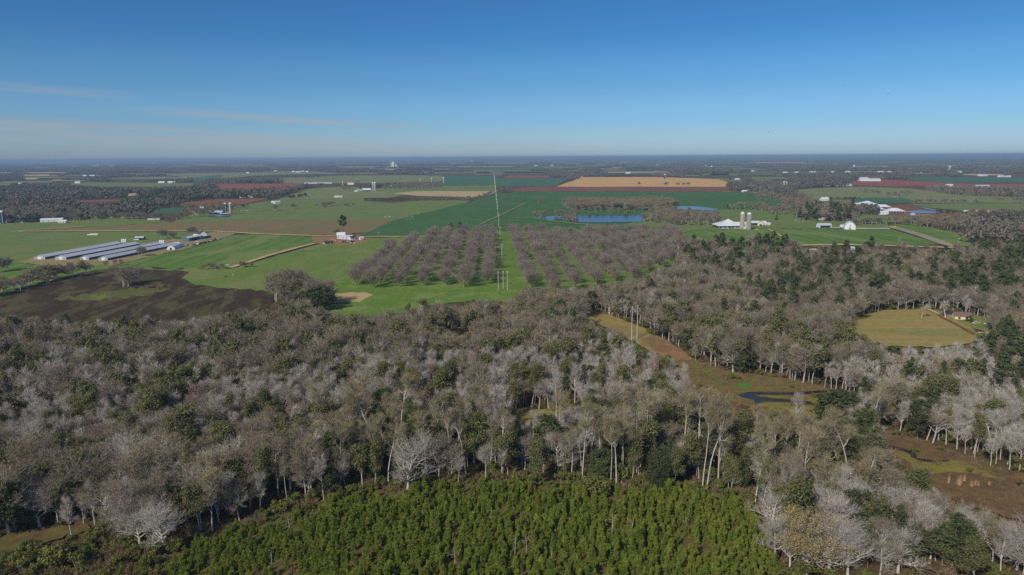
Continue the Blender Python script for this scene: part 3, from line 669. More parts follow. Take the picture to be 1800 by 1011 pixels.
def tall(n, seed, lod):
    rg = random.Random(seed); H = rg.uniform(23, 26)
    return bare(n, seed, T_pale, Tw_bud, lod == 0, 5 if lod == 0 else 6, 1.4, .06 if lod == 0 else .1, .3, H=H, r=.3, trunk=.9, spread=4.6, start=(.6, .25, .2), kids=(4, 2, 2), ang=(46, 40, 40), trop=(.02, .08, .08, .06), **S3)
def ever(n, seed, lod):
    H = random.Random(seed).uniform(12, 15); q = ((26, .34, None), (17, .56, 66), (9, 1.2, 30))[lod]
    return leafy(n, seed, T_brown, Lf_ever, q[0], q[1], 1.15, .85, q[2], H=H, r=.26, trunk=.74, spread=4.2, start=(.22, .3), kids=(4, 3), ang=(62, 50), trop=(.02, .07, .05), **S2)
def olive(n, seed, lod):
    H = random.Random(seed).uniform(15, 18); q = ((26, .3, None), (13, .52, 70), (7, 1.2, 28))[lod]
    return leafy(n, seed, T_grey, Lf_olive, q[0], q[1], 1.25, .95, q[2], H=H, r=.2, trunk=.84, spread=3.7, start=(.34, .3), kids=(4, 3), ang=(44, 44), trop=(.02, .08, .08), **S2)
def redbud(n, seed):
    return leafy(n, seed, T_grey, Lf_red, 10, .3, 1.2, .9, 50, H=15, r=.18, trunk=.84, spread=3.4, start=(.4, .3), kids=(4, 3), ang=(44, 44), trop=(.02, .08, .08), **S2)
for l in (0, 1, 2):
    reg('swamp', l, *[swamp('bare_tree', 10 + i, T_grey, Tw_grey, l) for i in range(7)])
    reg('white', l, *[swamp('pale_tree', 30 + i, T_pale, Tw_white, l) for i in range(7)])
    reg('oak', l, *[oak('oak_tree', 50 + i, T_grey, Tw_brown, l) for i in range(4)])
    reg('bud', l, *[oak('budding_tree', 60 + i, T_grey, Tw_bud, l, .075) for i in range(3)])
    reg('ever', l, *[ever('evergreen_tree', 70 + i, l) for i in range(3)])
    reg('olive', l, *[olive('leafing_tree', 80 + i, l) for i in range(3)])
    reg('pine', l, *[pine('pine_tree', 90 + i, T_pine, Lf_pine, (19, 22, 17)[i], (.42, .5, .3)[i], 3.6, *((30, .34, 1), (15, .6, 1), (9, 1.4, 0))[l]) for i in range(3)])
reg('pecan', 1, *[pecan('orchard_tree', 100 + i, 0) for i in range(4)]); reg('pecan', 2, *[pecan('orchard_tree', 110 + i, 1) for i in range(3)])
reg('tall', 0, *[tall('tall_tree', 120 + i, 0) for i in range(4)]); reg('tall', 1, *[tall('tall_tree', 120 + i, 1) for i in range(3)])
reg('red', 0, *[redbud('red_budding_tree', 130 + i) for i in range(2)])
reg('young', 0, *[young_pine('young_pine', 140 + i, T_pine, Lf_yp, (3.9, 4.6, 3.3, 4.2, 3.6, 4.4)[i], 9, .42) for i in range(6)])
reg('brush', 0, *[shrub('shrub', 150 + i, T_brown, Tw_shr, (3.2, 2.4, 4.0)[i], (2.4, 2.2, 2.2)[i], 16, 700, .045) for i in range(3)])
reg('bush', 0, *[shrub('bush', 160 + i, T_brown, Lf_shr, (3.4, 2.6, 4.6)[i], (2.4, 2.2, 2.3)[i], 14, 10, .05, 90, .24) for i in range(3)])
reg('snag', 0, *[bare('dead_tree', 170 + i, T_pale, T_pale, 1, 1, .8, .06, .1, H=(17, 13, 6)[i], r=(.24, .2, .12)[i], trunk=.95, spread=(2.6, 2, 1.2)[i], start=(.55, .4), kids=(1, 1), ang=(60, 50), trop=(.02, .05, .05), **S2) for i in range(3)])
T_white = bark_mat('white_bark', A(184, 175, 162), A(202, 193, 181))
reg('big', 0, *[bare('spreading_tree', 180 + i, T_white, Tw_grey, 1, 3, 1.2, .034, .15, H=18, r=.46, trunk=.62, spread=7.5, start=(.2, .2, .2), kids=(3, 3, 2), ang=(50, 44, 42), trop=(.02, .06, .05, .03), **S3) for i in range(3)])
reg('gold', 0, leafy('golden_budding_tree', 190, T_white, Lf_tan, 8, .18, 1.0, .8, None, H=17, r=.42, trunk=.62, spread=7.2, start=(.2, .2, .2), kids=(3, 3, 2), ang=(52, 44, 42), trop=(.02, .06, .05, .03), **S3))

TF = []
for i in range(4):
    rg_ = np.random.default_rng(400 + i); n_ = 90
    p_ = np.stack([rg_.normal(0, .5, n_), rg_.normal(0, .5, n_), np.zeros(n_)], 1); d_ = nrm(np.stack([rg_.normal(0, .45, n_), rg_.normal(0, .45, n_), np.ones(n_)], 1))
    TF.append(np_mesh('sedge_tuft', *[(lambda v, f: (v, [f]))(*twigs(p_, d_, rg_.uniform(.3, 1.0, n_), np.full(n_, .09), rg_))][0], [leaf_mat('sedge_%s' % 'abcd'[i], A(*((120, 100, 72), (104, 106, 58), (132, 112, 82), (96, 84, 62))[i]), A(*((136, 114, 82), (118, 118, 66), (146, 126, 94), (112, 98, 74))[i]), None, .1, .3)]))
def mpick(k, lod, v):
    d = KIND[k]
    while lod not in d: lod -= 1
    ms = d[lod] if lod >= 0 else d[min(d)]
    return ms[v % len(ms)], lod
NAME = dict(swamp='bare_tree', white='pale_tree', oak='oak_tree', bud='budding_tree', ever='evergreen_tree', olive='leafing_tree', pine='pine_tree', pecan='orchard_tree',
            tall='tall_tree', red='red_budding_tree', young='young_pine', brush='shrub', bush='bush', snag='dead_tree', big='spreading_tree', gold='golden_tree')
CAT = dict(brush='shrub', bush='shrub')
def lod_of(x, y): 
    d = math.hypot(x, y); return 0 if d < 330 else 1 if d < 720 else 2
def plant(kind, x, y, s, rz, v, label, group=None, parts=True, lod=None, sx=1.0):
    """one tree of its own: Empty > trunk, crown (or one mesh where it is too small to show them)"""
    m, _ = mpick(kind, lod_of(x, y) if lod is None else lod, v)
    if parts:
        t = empty(NAME[kind], (x, y, 0), rz, label, CAT.get(kind, 'tree'), group); t.scale = (s * sx, s * sx, s); t.rotation_euler = (RNG.normal() * .04, RNG.normal() * .04, rz)
        mobj('stems' if kind in CAT else 'trunk', m['trunk'], t); mobj('foliage' if kind in CAT else 'crown', m['crown'], t)
        return t
    o = mobj(NAME[kind], m['full']); o.location = (x, y, 0); o.rotation_euler = (RNG.normal() * .05, RNG.normal() * .05, rz); o.scale = (s * sx, s * sx, s)
    return tag(o, label, CAT.get(kind, 'tree'), group)

# ------------------------------------------------------------------ masses nobody could count: instances on points, one object each
def mass(name, meshes, pts, rots, scls, vids, label, cat, extra=None):
    me = bpy.data.meshes.new(name)
    n = len(pts); me.vertices.add(n); me.vertices.foreach_set('co', np.asarray(pts, np.float32).ravel())
    for nm, ty, dat, key in (('rot', 'FLOAT_VECTOR', rots, 'vector'), ('scl', 'FLOAT_VECTOR', scls, 'vector'), ('vid', 'INT', vids, 'value')):
        a = me.attributes.new(nm, ty, 'POINT'); a.data.foreach_set(key, np.asarray(dat, np.int32 if ty == 'INT' else np.float32).ravel())
    o = mobj(name, me); tag(o, label, cat, kind='stuff')
    g = bpy.data.node_groups.new(name, 'GeometryNodeTree')
    g.interface.new_socket('Geometry', in_out='INPUT', socket_type='NodeSocketGeometry'); g.interface.new_socket('Geometry', in_out='OUTPUT', socket_type='NodeSocketGeometry')
    N = g.nodes; L = g.links
    gi, go = N.new('NodeGroupInput'), N.new('NodeGroupOutput')
    g2i = N.new('GeometryNodeGeometryToInstance')
    for m in reversed(meshes):
        src = bpy.data.objects.new(name + '_source', m)      # never linked: only its mesh is read
        oi = N.new('GeometryNodeObjectInfo'); oi.inputs['Object'].default_value = src
        L.new(oi.outputs['Geometry'], g2i.inputs[0])
    ip = N.new('GeometryNodeInstanceOnPoints')
    def attr(nm, ty):
        a = N.new('GeometryNodeInputNamedAttribute'); a.data_type = ty; a.inputs['Name'].default_value = nm; return a.outputs['Attribute']
    L.new(gi.outputs[0], ip.inputs['Points']); L.new(g2i.outputs[0], ip.inputs['Instance'])
    ip.inputs['Pick Instance'].default_value = True
    L.new(attr('vid', 'INT'), ip.inputs['Instance Index'])
    e2r = N.new('FunctionNodeEulerToRotation'); L.new(attr('rot', 'FLOAT_VECTOR'), e2r.inputs[0]); L.new(e2r.outputs[0], ip.inputs['Rotation'])
    L.new(attr('scl', 'FLOAT_VECTOR'), ip.inputs['Scale'])
    L.new(ip.outputs[0], go.inputs[0])
    md = o.modifiers.new('scatter', 'NODES'); md.node_group = g
    return o
# ------------------------------------------------------------------ where the woods stand
POOL = []          # kind, x, y, scale, rot, variant, zone label, sx
NF = [(-400,535),(0,533),(120,555),(240,552),(330,545),(450,540),(470,527),(560,530),(610,548),(680,543),(760,523),(830,517),(900,517),(930,503),(980,506),(1060,497),(1130,482),(1195,470),
      (1190,442),(1198,422),(1260,424),(1340,428),(1430,442),(1530,440),(1600,443),(1690,443),(1720,428),(1800,432),(2300,432),(2300,1500),(-400,1500)]
ZONES = [
 ('the pine belt above the hayfield', [(1335,482),(1540,468),(1562,500),(1545,532),(1385,545),(1330,515)], dict(pine=.36, ever=.14, oak=.5)),
 ('the dark pines by the right edge of the picture', [(1620,500),(1640,470),(1700,425),(2300,425),(2300,520),(1700,522)], dict(pine=.3, oak=.56, ever=.14)),
 ('the mixed trees below the white barns', [(1190,395),(1390,400),(1425,452),(1265,468),(1195,452)], dict(pine=.3, ever=.15, oak=.55)),
 ('the roadside row at the foot of the bright crop', [(1425,425),(1700,425),(1700,462),(1425,462)], dict(pine=.22, ever=.28, oak=.3, bud=.2)),
 ('the dense pines below the hayfield', [(1735,592),(2300,592),(2300,645),(1750,645)], dict(pine=.6, ever=.25, oak=.15)),
 ('the brown wood between orchard and hayfield', [(1100,420),(2300,420),(2300,600),(1745,600),(1500,545),(1480,560),(1150,545),(1060,520)], dict(oak=.54, swamp=.16, bud=.1, ever=.09, pine=.06, olive=.05)),
 ('the dark belt right of the twin pole pylon', [(1120,540),(1500,555),(1520,625),(1260,625),(1140,595)], dict(oak=.42, ever=.2, olive=.22, white=.1, bud=.06)),
 ('the pale swamp right of the creek', [(1225,625),(1500,600),(1800,640),(2300,640),(2300,910),(1790,850),(1560,745),(1440,675),(1230,640)], dict(white=.54, swamp=.18, ever=.08, olive=.13, pine=.02, bud=.05)),
 ('the brown wood below the orchard', [(420,515),(1110,485),(1090,590),(1000,608),(700,628),(400,645)], dict(oak=.42, bud=.16, ever=.22, olive=.14, swamp=.05, red=.01)),
 ('the slender wood below the dark wet field', [(-400,530),(450,530),(420,605),(-400,615)], dict(swamp=.36, oak=.30, ever=.14, olive=.15, pine=.04, red=.01)),
 ('the greenish belt across the left wood', [(-400,590),(570,580),(570,640),(200,665),(-400,690)], dict(olive=.3, ever=.1, swamp=.4, oak=.2)),
 ('the tall edge above the young pines', [(560,738),(1545,738),(1545,815),(1300,868),(1000,872),(560,862)], dict(tall=.30, olive=.26, ever=.18, pine=.06, white=.12, oak=.08)),
 ('the dark wood edge at lower left', [(-400,770),(560,770),(560,880),(300,980),(-400,1100)], dict(big=.1, oak=.36, bud=.14, swamp=.14, ever=.18, olive=.08)),
 ('the pale wood at lower right', [(1290,850),(1545,760),(1700,850),(2300,930),(2300,1200),(1330,1200)], dict(big=.2, white=.2, swamp=.1, oak=.2, ever=.14, olive=.10, pine=.04, bud=.08)),
 ('the grey swamp across the middle', [(-400,600),(1240,560),(1340,720),(1545,740),(1545,770),(560,770),(-400,1100)], dict(swamp=.68, olive=.15, ever=.08, red=.01, oak=.08)),
 ('the wood along the creek', [(-400,400),(2300,400),(2300,1200),(-400,1200)], dict(white=.4, oak=.3, olive=.15, ever=.15)),
]
HT = dict(big=17, swamp=13.5, white=13.5, oak=15, bud=15, ever=13.5, olive=16, pine=19, tall=24, red=15)
DENS = dict(big=.5, swamp=.86, white=.8, oak=.52, bud=.45, ever=.56, olive=.72, pine=.62, tall=.8, red=1)
FP = [np.array(f) for f in FIELDS]
LOWL = [(-300,985),(0,975),(200,955),(345,950),(345,1300),(-300,1300)]
HAYP = [(1480,540),(1760,540),(1760,640),(1480,640)]
PLB = [(150,1090),(290,1000),(330,958),(395,930),(470,908),(560,882),(640,866),(800,858),(870,852),(1000,856),(1110,860),(1200,862),(1295,878),(1345,905),(1362,940),(1372,1300),(-100,1300)]
def blocked(x, y, h, ts=(0, .3, .6, .9), polys=None):
    r = np.zeros(x.shape, bool)
    for t in ts:
        px, py = proj(x, y, h * t)
        for f in (FP if polys is None else polys): r |= inside(px, py, f)
    return r
g = 4.1
gx, gy = np.meshgrid(np.arange(-760, 760, g), np.arange(128, 900, g))
gx = gx.ravel(); gy = gy.ravel(); gx = gx + RNG.uniform(-.46, .46, gx.shape) * g; gy = gy + RNG.uniform(-.46, .46, gy.shape) * g
bx, by = proj(gx, gy, 0 * gx)
k = (bx > -130) & (bx < 1930) & (by < 1120)
gx, gy, bx, by = gx[k], gy[k], bx[k], by[k]
h0 = np.full(gx.shape, 15.0)
cx, cy = proj(gx, gy, h0 * .75)
wv = lambda k: np.sin(gx / (23 * k) + gy / (41 * k)) * np.sin(gy / (29 * k) - gx / (67 * k) + 1)
cx = cx + (16 * wv(1) + RNG.normal(0, 9, gx.shape)) * 400 / np.maximum(gy, 200); cy = cy + (11 * wv(1.3) + RNG.normal(0, 5, gx.shape)) * 400 / np.maximum(gy, 200)
kinds = np.full(gx.shape, '', object); zone = np.full(gx.shape, -1)
for zi, (zl, poly, pr) in enumerate(ZONES):
    m = (zone < 0) & inside(cx, cy, poly)
    zone[m] = zi
    kinds[m] = RNG.choice(list(pr), m.sum(), p=np.array(list(pr.values())) / sum(pr.values()))
ok = zone >= 0
gx, gy, bx, by, kinds, zone = [a[ok] for a in (gx, gy, bx, by, kinds, zone)]
# clumping: kinds gather, so borrow a neighbour's kind from a coarse patchwork
sc = RNG.normal(.96, .17, gx.shape).clip(.5, 1.35)
h = np.array([HT[q] for q in kinds]) * sc
dens = np.array([DENS[q] for q in kinds])
tx, ty = proj(gx, gy, h * .93)
side = np.zeros(gx.shape, bool)
for o_ in (-3.2, 3.2): side |= blocked(gx + o_, gy, h, (.35, .65))
keep = (RNG.random(gx.shape) < dens) & inside(tx, ty, NF) & ~inside(bx, by, PLB) & ~inside(bx, by, LOWL) & ((by < 1016) | (bx < 1300) | (RNG.random(gx.shape) < .12)) & ((~blocked(gx, gy, h) & ~side) | (~blocked(gx, gy, h, (0, .22)) & (RNG.random(gx.shape) < .05) & np.isin(kinds, ('swamp', 'white', 'olive')) & ~inside(bx, by - 14, HAYP)))
left = ~keep & inside(bx, by, NF) & ~inside(bx, by, PLB)
for i in np.nonzero(keep)[0]:
    POOL.append((kinds[i], gx[i], gy[i], sc[i], RNG.uniform(0, 6.28), int(RNG.integers(0, 12)), ZONES[zone[i]][0], RNG.uniform(.72, 1.3)))
# undergrowth: under and in front of the trees, wherever it hides no opening
ui = np.nonzero(left | (RNG.random(gx.shape) < .35))[0]
ui = ui[RNG.random(len(ui)) < .75]
ux, uy = gx[ui] + RNG.uniform(-2, 2, len(ui)), gy[ui] + RNG.uniform(-2, 2, len(ui))
ubx, uby = proj(ux, uy, 0 * ux)
us = RNG.uniform(.5, 1.25, len(ui)); us = np.where(RNG.random(len(ui)) < .12, us * 1.6, us)
uk = inside(ubx, uby, NF) & ~inside(ubx, uby, PLB) & ~blocked(ux, uy, us * 3.2, (0, .5, .95)) & (uy < 640)
for x, y, s in zip(ux[uk], uy[uk], us[uk]):
    POOL.append(('brush' if RNG.random() < .5 else 'bush', x, y, s, RNG.uniform(0, 6.28), int(RNG.integers(0, 9)), 'the undergrowth of the wood', 1.15))
# the shrubby belt before the plantation and the weedy corner at lower left
def fill(poly, gap, kinds_, zl, smin, smax, n_try=1.0, test=True, sx=1.0):
    pg = np.array([P(x, min(y, 1085))[:2] for x, y in poly])
    x0, y0 = pg.min(0); x1, y1 = pg.max(0)
    X, Y = np.meshgrid(np.arange(x0, x1, gap), np.arange(y0, y1, gap)); X, Y = X.ravel(), Y.ravel()
    X = X + RNG.uniform(-.5, .5, X.shape) * gap; Y = Y + RNG.uniform(-.5, .5, X.shape) * gap
    a, b = proj(X, Y, 0 * X); m = inside(a, b, poly) & (RNG.random(X.shape) < n_try); X, Y = X[m], Y[m]
    names = list(kinds_); pr = np.array(list(kinds_.values())); pr = pr / pr.sum()
    out = []
    for x, y in zip(X, Y):
        kd = RNG.choice(names, p=pr)
        POOL.append((kd, x, y, RNG.uniform(smin, smax), RNG.uniform(0, 6.28), int(RNG.integers(0, 12)), zl, RNG.uniform(.9, 1.2) * sx)); out.append((x, y))
    return out
fill([(380,945),(460,905),(560,862),(640,842),(870,828),(1000,832),(1290,848),(1370,900),(1350,925),(1285,882),(1110,866),(870,858),(640,873),(560,893),(470,925),(400,950)], 3.0, dict(brush=.55, bush=.45), 'the shrubby belt before the young pines', .55, 1.15, .8)
fill([(-60,1085),(-60,990),(110,950),(165,940),(250,955),(330,950),(320,985),(300,1085)], 2.9, dict(brush=.4, bush=.4, young=.2), 'the weedy corner left of the young pines', .5, 1.05, .8)
fill([(1345,905),(1380,935),(1380,1085),(1347,1085)], 2.6, dict(brush=.8, bush=.2), 'the brushy margin right of the young pines', .5, .9, .9)
# young pine plantation: rows running away from the camera
pg0 = np.array([P(x, min(y, 1085))[:2] for x, y in PLANT])
dirr = np.array([.16, 1.0]); dirr /= np.hypot(*dirr); prp = np.array([dirr[1], -dirr[0]])
A_, B_ = np.meshgrid(np.arange(-150, 150, 1.8), np.arange(90, 260, 1.3))
A_ = A_.ravel() + RNG.normal(0, .42, A_.size); B_ = B_.ravel() + RNG.normal(0, .55, B_.size)
yx, yy = A_ * prp[0] + B_ * dirr[0], A_ * prp[1] + B_ * dirr[1]
pbx, pby = proj(yx, yy, 0 * yx)
gapn = np.sin(yx / 7.3 + 1.1) * np.sin(yy / 5.9 + yx / 17) + .5 * np.sin(yx / 3.1 + yy / 4.2)
wob_ = 9 * np.sin(yx / 4.3 + 2) + 7 * np.sin(yx / 1.9) + RNG.normal(0, 5, yx.shape)
m = inside(pbx + wob_, np.minimum(pby - 5 + .8 * wob_, 1029), PLANT) & (pby < 1110) & (RNG.random(yx.shape) < np.where(gapn > .66, .35, .94))
for x, y, a in zip(yx[m], yy[m], pbx[m]):
    POOL.append(('young', x, y, float(np.clip(RNG.normal(.92, .22), .35, 1.45)) * (.82 if a < 560 else 1.0), RNG.uniform(0, 6.28), int(RNG.integers(0, 12)), 'the rows of the young pine plantation', RNG.uniform(.72, 1.08)))

fill(PLANT, 4.0, dict(brush=.65, bush=.35), 'the weeds among the young pines', .3, .8, .5)
# sedge and grass tufts over the open wet ground
tp_, tr_, ts_, ti_ = [], [], [], []
def tufts(poly, gap, keep, w):
    pg = np.array([P(x, y)[:2] for x, y in poly]); x0, y0 = pg.min(0); x1, y1 = pg.max(0)
    X, Y = np.meshgrid(np.arange(x0, x1, gap), np.arange(y0, y1, gap)); X, Y = X.ravel() + RNG.uniform(-.5, .5, X.size) * gap, Y.ravel() + RNG.uniform(-.5, .5, Y.size) * gap
    a, b = proj(X, Y, 0 * X); cl_ = np.sin(X / 6.1 + Y / 9.3) * np.sin(Y / 7.7 - X / 11) + RNG.normal(0, .5, X.size)
    m = inside(a, b, poly) & (cl_ > keep)
    for wp in WATER: m &= ~inside(a, b, wp)
    for x, y in zip(X[m], Y[m]): tp_.append((x, y, 0)); tr_.append((0, 0, RNG.uniform(0, 6.28))); q_ = RNG.uniform(.5, 1.5); ts_.append((q_ * w, q_ * w, q_)); ti_.append(int(RNG.integers(0, 4)))
for nm_, f_ in NAMED:
    if nm_ in ('marsh', 'clay_bank'): tufts(f_, 1.0, -.1, 1.9)
    elif nm_ == 'marsh_grass': tufts(f_, .9, -.1, 1.5)
    elif nm_ == 'clearing': tufts(f_, 1.5, .6, 1.0)
mass('sedge', TF, tp_, tr_, ts_, ti_, 'brown and olive sedge tufts over the open marsh', 'sedge')
for f_ in ([(1230,640),(1280,652),(1350,662),(1440,678),(1500,700),(1480,712),(1380,690),(1260,668)], [(1545,765),(1610,776),(1680,797),(1760,832),(1800,842),(1800,860),(1690,850),(1600,805)], [(1440,690),(1520,712),(1490,735),(1400,738),(1380,722)], [(1185,640),(1225,655),(1260,690),(1225,690)]):
    fill(f_, 4.2, dict(brush=.75, bush=.25), 'the scrub along the marsh', .3, .8, .55)

# ------------------------------------------------------------------ rows and groves out on the farmland
def row(kind, line, n, smin, smax, zl, jit=3.0, sx=1.0, kinds_=None):
    g = np.array([P(x, y)[:2] for x, y in line]); s = np.concatenate([[0], np.cumsum(np.hypot(*(g[1:] - g[:-1]).T))])
    for t in (np.arange(n) + RNG.uniform(.1, .9, n)) / n * s[-1]:
        x, y = np.interp(t, s, g[:, 0]) + RNG.normal() * jit, np.interp(t, s, g[:, 1]) + RNG.normal() * jit
        kd = kind if kinds_ is None else RNG.choice(list(kinds_), p=list(kinds_.values()))
        POOL.append((kd, x, y, RNG.uniform(smin, smax), RNG.uniform(0, 6.28), int(RNG.integers(0, 12)), zl, sx))
mixd = dict(oak=.55, bud=.3, ever=.15); brn = dict(oak=.75, bud=.2, ever=.05); dk = dict(ever=.5, pine=.35, oak=.15)
row('bud', [(-30,528),(0,517),(70,500),(140,483)], 30, .6, .95, 'the bushy hedge beside the dark wet field', 6, 1.25, dict(bud=.5, oak=.4, ever=.1))
row('oak', [(150,478),(205,468),(220,466)], 5, .3, .5, 'the fence line below the metal sheds', 2)
fill([(985,364),(1000,357),(1180,356),(1192,366),(1150,370),(1010,371)], 10.5, dict(oak=.45, bud=.45, ever=.1), 'the wooded island in the dark crop', .75, 1.05)
row('bud', [(1003,375),(1060,374.5),(1120,374),(1190,373)], 26, .55, .8, 'the sparse row on the far shore of the pond', 12, 1.1, dict(bud=.7, oak=.3))
row('bud', [(938,383),(965,380),(1003,381),(1000,391),(985,391)], 22, .55, .8, 'the bare trees round the left arm of the pond', 6, 1.0, dict(bud=.45, oak=.55))
fill([(1130,390),(1150,379),(1170,372),(1190,378),(1262,384),(1262,396),(1190,397)], 11, dict(oak=.8, bud=.2), 'the brown grove between the two ponds', .65, .95, .8)
row('bud', [(1283,369),(1330,366),(1380,378),(1420,384)], 46, .6, .95, 'the budding row behind the twin silos', 13, 1.15, dict(bud=.6, oak=.35, ever=.05))
row('oak', [(1318,338),(1345,344),(1380,354),(1420,366),(1440,378)], 120, .6, .9, 'the brown wood beside the curving tan road', 26, 1.1, dict(oak=.85, bud=.15))
fill([(1340,345),(1335,331),(1385,337),(1420,350),(1450,372),(1430,378)], 13, dict(oak=.9, bud=.1), 'the brown wood beside the curving tan road', .6, .9, .8)
fill([(1400,388),(1420,372),(1480,366),(1512,376),(1500,390),(1440,389)], 10.5, dict(pine=.3, ever=.35, oak=.2, bud=.15), 'the dark grove behind the white barns', .8, 1.25, .75)
row('bud', [(1494,396),(1530,394),(1555,394)], 22, .55, .75, 'the rusty trees right of the arched white barn', 6, 1.3, dict(bud=.6, oak=.4))
fill([(1560,394),(1600,388),(1700,386),(1850,392),(1850,420),(1720,413),(1650,402)], 12, dict(oak=.55, bud=.45), 'the long wood below the cattle lot', .6, .85, .85)
fill([(1640,331),(1700,333),(1850,336),(1850,349),(1700,346),(1625,337)], 15, dict(oak=.75, bud=.25), 'the far wood below the red field at right', .6, .9, .8)
row('oak', [(1510,337),(1548,342)], 14, .5, .75, 'a hedge on the pale meadow', 7, 1.2); row('oak', [(1562,346),(1580,349)], 6, .6, .9, 'a clump on the pale meadow', 8, 1.2)
row('oak', [(1605,357),(1660,358),(1730,358)], 26, .4, .7, 'the hedge under the pale meadow', 5, 1.2); row('oak', [(1765,356),(1840,356)], 16, .6, .9, 'the clump at the right end of the meadow', 9, 1.2)
row('ever', [(1650,374),(1680,377),(1720,379)], 18, .4, .7, 'the dark thicket behind the lagoon', 6, 1.2)
row('oak', [(1690,380),(1800,377),(1850,376)], 40, .5, .8, 'the thicket at the right edge beyond the cattle lot', 9, 1.2)
row('ever', [(1478,350.5),(1510,349.6)], 9, .3, .5, 'the low hedge above the small white house', 5, 1.2)
row('oak', [(1597,344),(1600,344)], 3, .7, .9, 'a clump on the pale meadow', 8, 1.2)
fill([(0,391),(0,372),(60,372),(200,374),(200,384),(150,388),(60,390)], 13, brn, 'the brown wood behind the single silo', .75, 1.05, .85)
row('oak', [(200,386),(240,385),(310,385)], 34, .6, .85, 'the brown row behind the fallow field', 9, 1.1)
row('oak', [(316,385),(350,380),(372,377)], 10, .6, .9, 'the yard trees of the twin silo farm', 9, 1.0)
fill([(318,379),(330,367),(400,363),(440,365),(400,373),(345,378)], 15, brn, 'the yard trees of the twin silo farm', .6, .9, .6)
fill([(240,360),(262,345),(300,344),(390,344),(470,346),(440,349),(360,351),(310,357)], 15, dict(pine=.35, ever=.4, oak=.25), 'the dark wood behind the red brown field', .75, 1.15, .85)
row('ever', [(505,350),(528,347),(538,345)], 12, .6, .9, 'the dark clump left of the white trailer', 7, 1.2)
row('oak', [(377,336),(440,336),(500,334),(545,329)], 46, .6, .9, 'the hedge below the far red field', 11, 1.1, dict(oak=.6, ever=.4))
fill([(370,322.5),(385,318),(470,317),(492,320),(500,323)], 22, dict(oak=.6, ever=.4), 'the wood above the far red field', .7, 1.0)
fill([(500,312.5),(560,310.5),(565,313),(505,314)], 26, dk, 'the far dark plantation block', .7, .9)
fill([(668,332),(690,326),(770,325),(778,330),(740,333)], 16, dict(oak=.9, bud=.1), 'the brown grove between far silos', .6, .85)
row('oak', [(606,335),(620,333)], 9, .5, .8, 'the clump left of the paired far silos', 9, 1.2); row('ever', [(632,333),(634,333)], 2, .8, 1.0, 'the dark tree beside the far white barn', 3)
row('oak', [(735,350),(780,350.5),(822,351)], 40, .3, .6, 'the row of small bare trees on the pale stubble', 4, 1.0)
row('oak', [(838,350),(850,346),(866,341),(885,339)], 16, .4, .7, 'the hedge leading to the pole line', 5, 1.3)
row('oak', [(690,389),(720,383),(745,376)], 12, .15, .3, 'the scrubby fence line beside the dark crop', 3, 1.2)
row('oak', [(557,365),(585,362)], 12, .4, .7, 'a thicket on the rolling pasture', 7, 1.3); row('oak', [(600,364),(625,361)], 7, .3, .55, 'a thicket on the rolling pasture', 6, 1.3)
row('oak', [(480,371),(484,371)], 2, .8, .9, 'a lone field tree on the rolling pasture', 3, 1.2); row('oak', [(510,367),(518,367)], 3, .55, .8, 'a pair of field trees on the rolling pasture', 4, 1.2)
row('oak', [(1122,326),(1126,326)], 2, .7, .8, 'a bare tree on the orange stubble', 3, 1.3); row('oak', [(1166,327),(1170,327)], 2, .8, 1., 'a bare tree on the orange stubble', 3, 1.3); row('oak', [(1188,327),(1214,326)], 7, .6, .8, 'bare trees on the orange stubble', 5, 1.3)
row('ever', [(985,326),(1000,320),(1012,315)], 12, .4, .7, 'the hedge at the left end of the orange stubble', 5, 1.2)
row('ever', [(1283,317.5),(1288,317.5)], 3, .7, 1.0, 'a dark tree above the farmstead at the end of the crop', 6); row('ever', [(1320,337),(1325,337)], 3, .8, 1.1, 'the dark tree at the corner of the dark crop', 5)
row('bud', [(1280,334),(1300,335)], 9, .4, .7, 'the yard trees at the corner of the dark crop', 7, 1.2)
row('oak', [(948,357),(953,357)], 2, .8, .9, 'a lone tree standing in the dark crop', 4, 1.1)
row('white', [(1396,392),(1402,392)], 2, .45, .5, 'the flowering tree beside the grey barn', 3, 1.3); row('white', [(1406,393),(1414,393)], 3, .45, .6, 'the flowering tree beside the grey barn', 3, 1.3)
row('oak', [(286,420),(290,420)], 2, .75, .85, 'the bushy tree behind the feed bins', 3, 1.35); row('oak', [(306,420),(312,420)], 2, .6, .7, 'the smaller bushy tree behind the feed bins', 3, 1.4)
row('oak', [(338,413),(348,413)], 3, .7, .8, 'the tree behind the white farmhouse', 4, 1.2); row('white', [(377,414),(396,413)], 4, .35, .7, 'the thin yard trees right of the white farmhouse', 3, 1.1)
row('oak', [(243,450),(250,451),(256,449)], 3, .6, .8, 'the trees at the near end of the metal sheds', 2, 1.1); row('white', [(204,453.5),(206,454)], 1, .4, .5, 'the thin tree at the shed ends', 1)
row('oak', [(222,501),(230,503),(238,502)], 5, .95, 1.15, 'the round brown clump on the dark wet field', 4, 1.2)
row('brush', [(268,505),(285,507)], 7, .9, 1.4, 'low scrub on the dark wet field', 3, 1.3); row('brush', [(186,502),(194,503)], 4, .7, 1.2, 'low scrub on the dark wet field', 3, 1.3)
row('oak', [(362,474),(385,474)], 8, .25, .45, 'scrub on the pasture below the mown field', 4, 1.3); row('oak', [(428,470),(440,470)], 5, .3, .5, 'scrub on the pasture below the mown field', 4, 1.3)
row('oak', [(2,478),(8,479)], 3, .7, .9, 'the tree at the left edge by the sheds', 4, 1.3)
row('pine', [(600,413.5),(604,413.5)], 1, 1.25, 1.3, 'the tall pine behind the cluttered white farm', 0, 1.4)
row('oak', [(586,414),(592,415)], 3, .55, .7, 'the thin trees beside the tall farm pine', 2, 1.0)
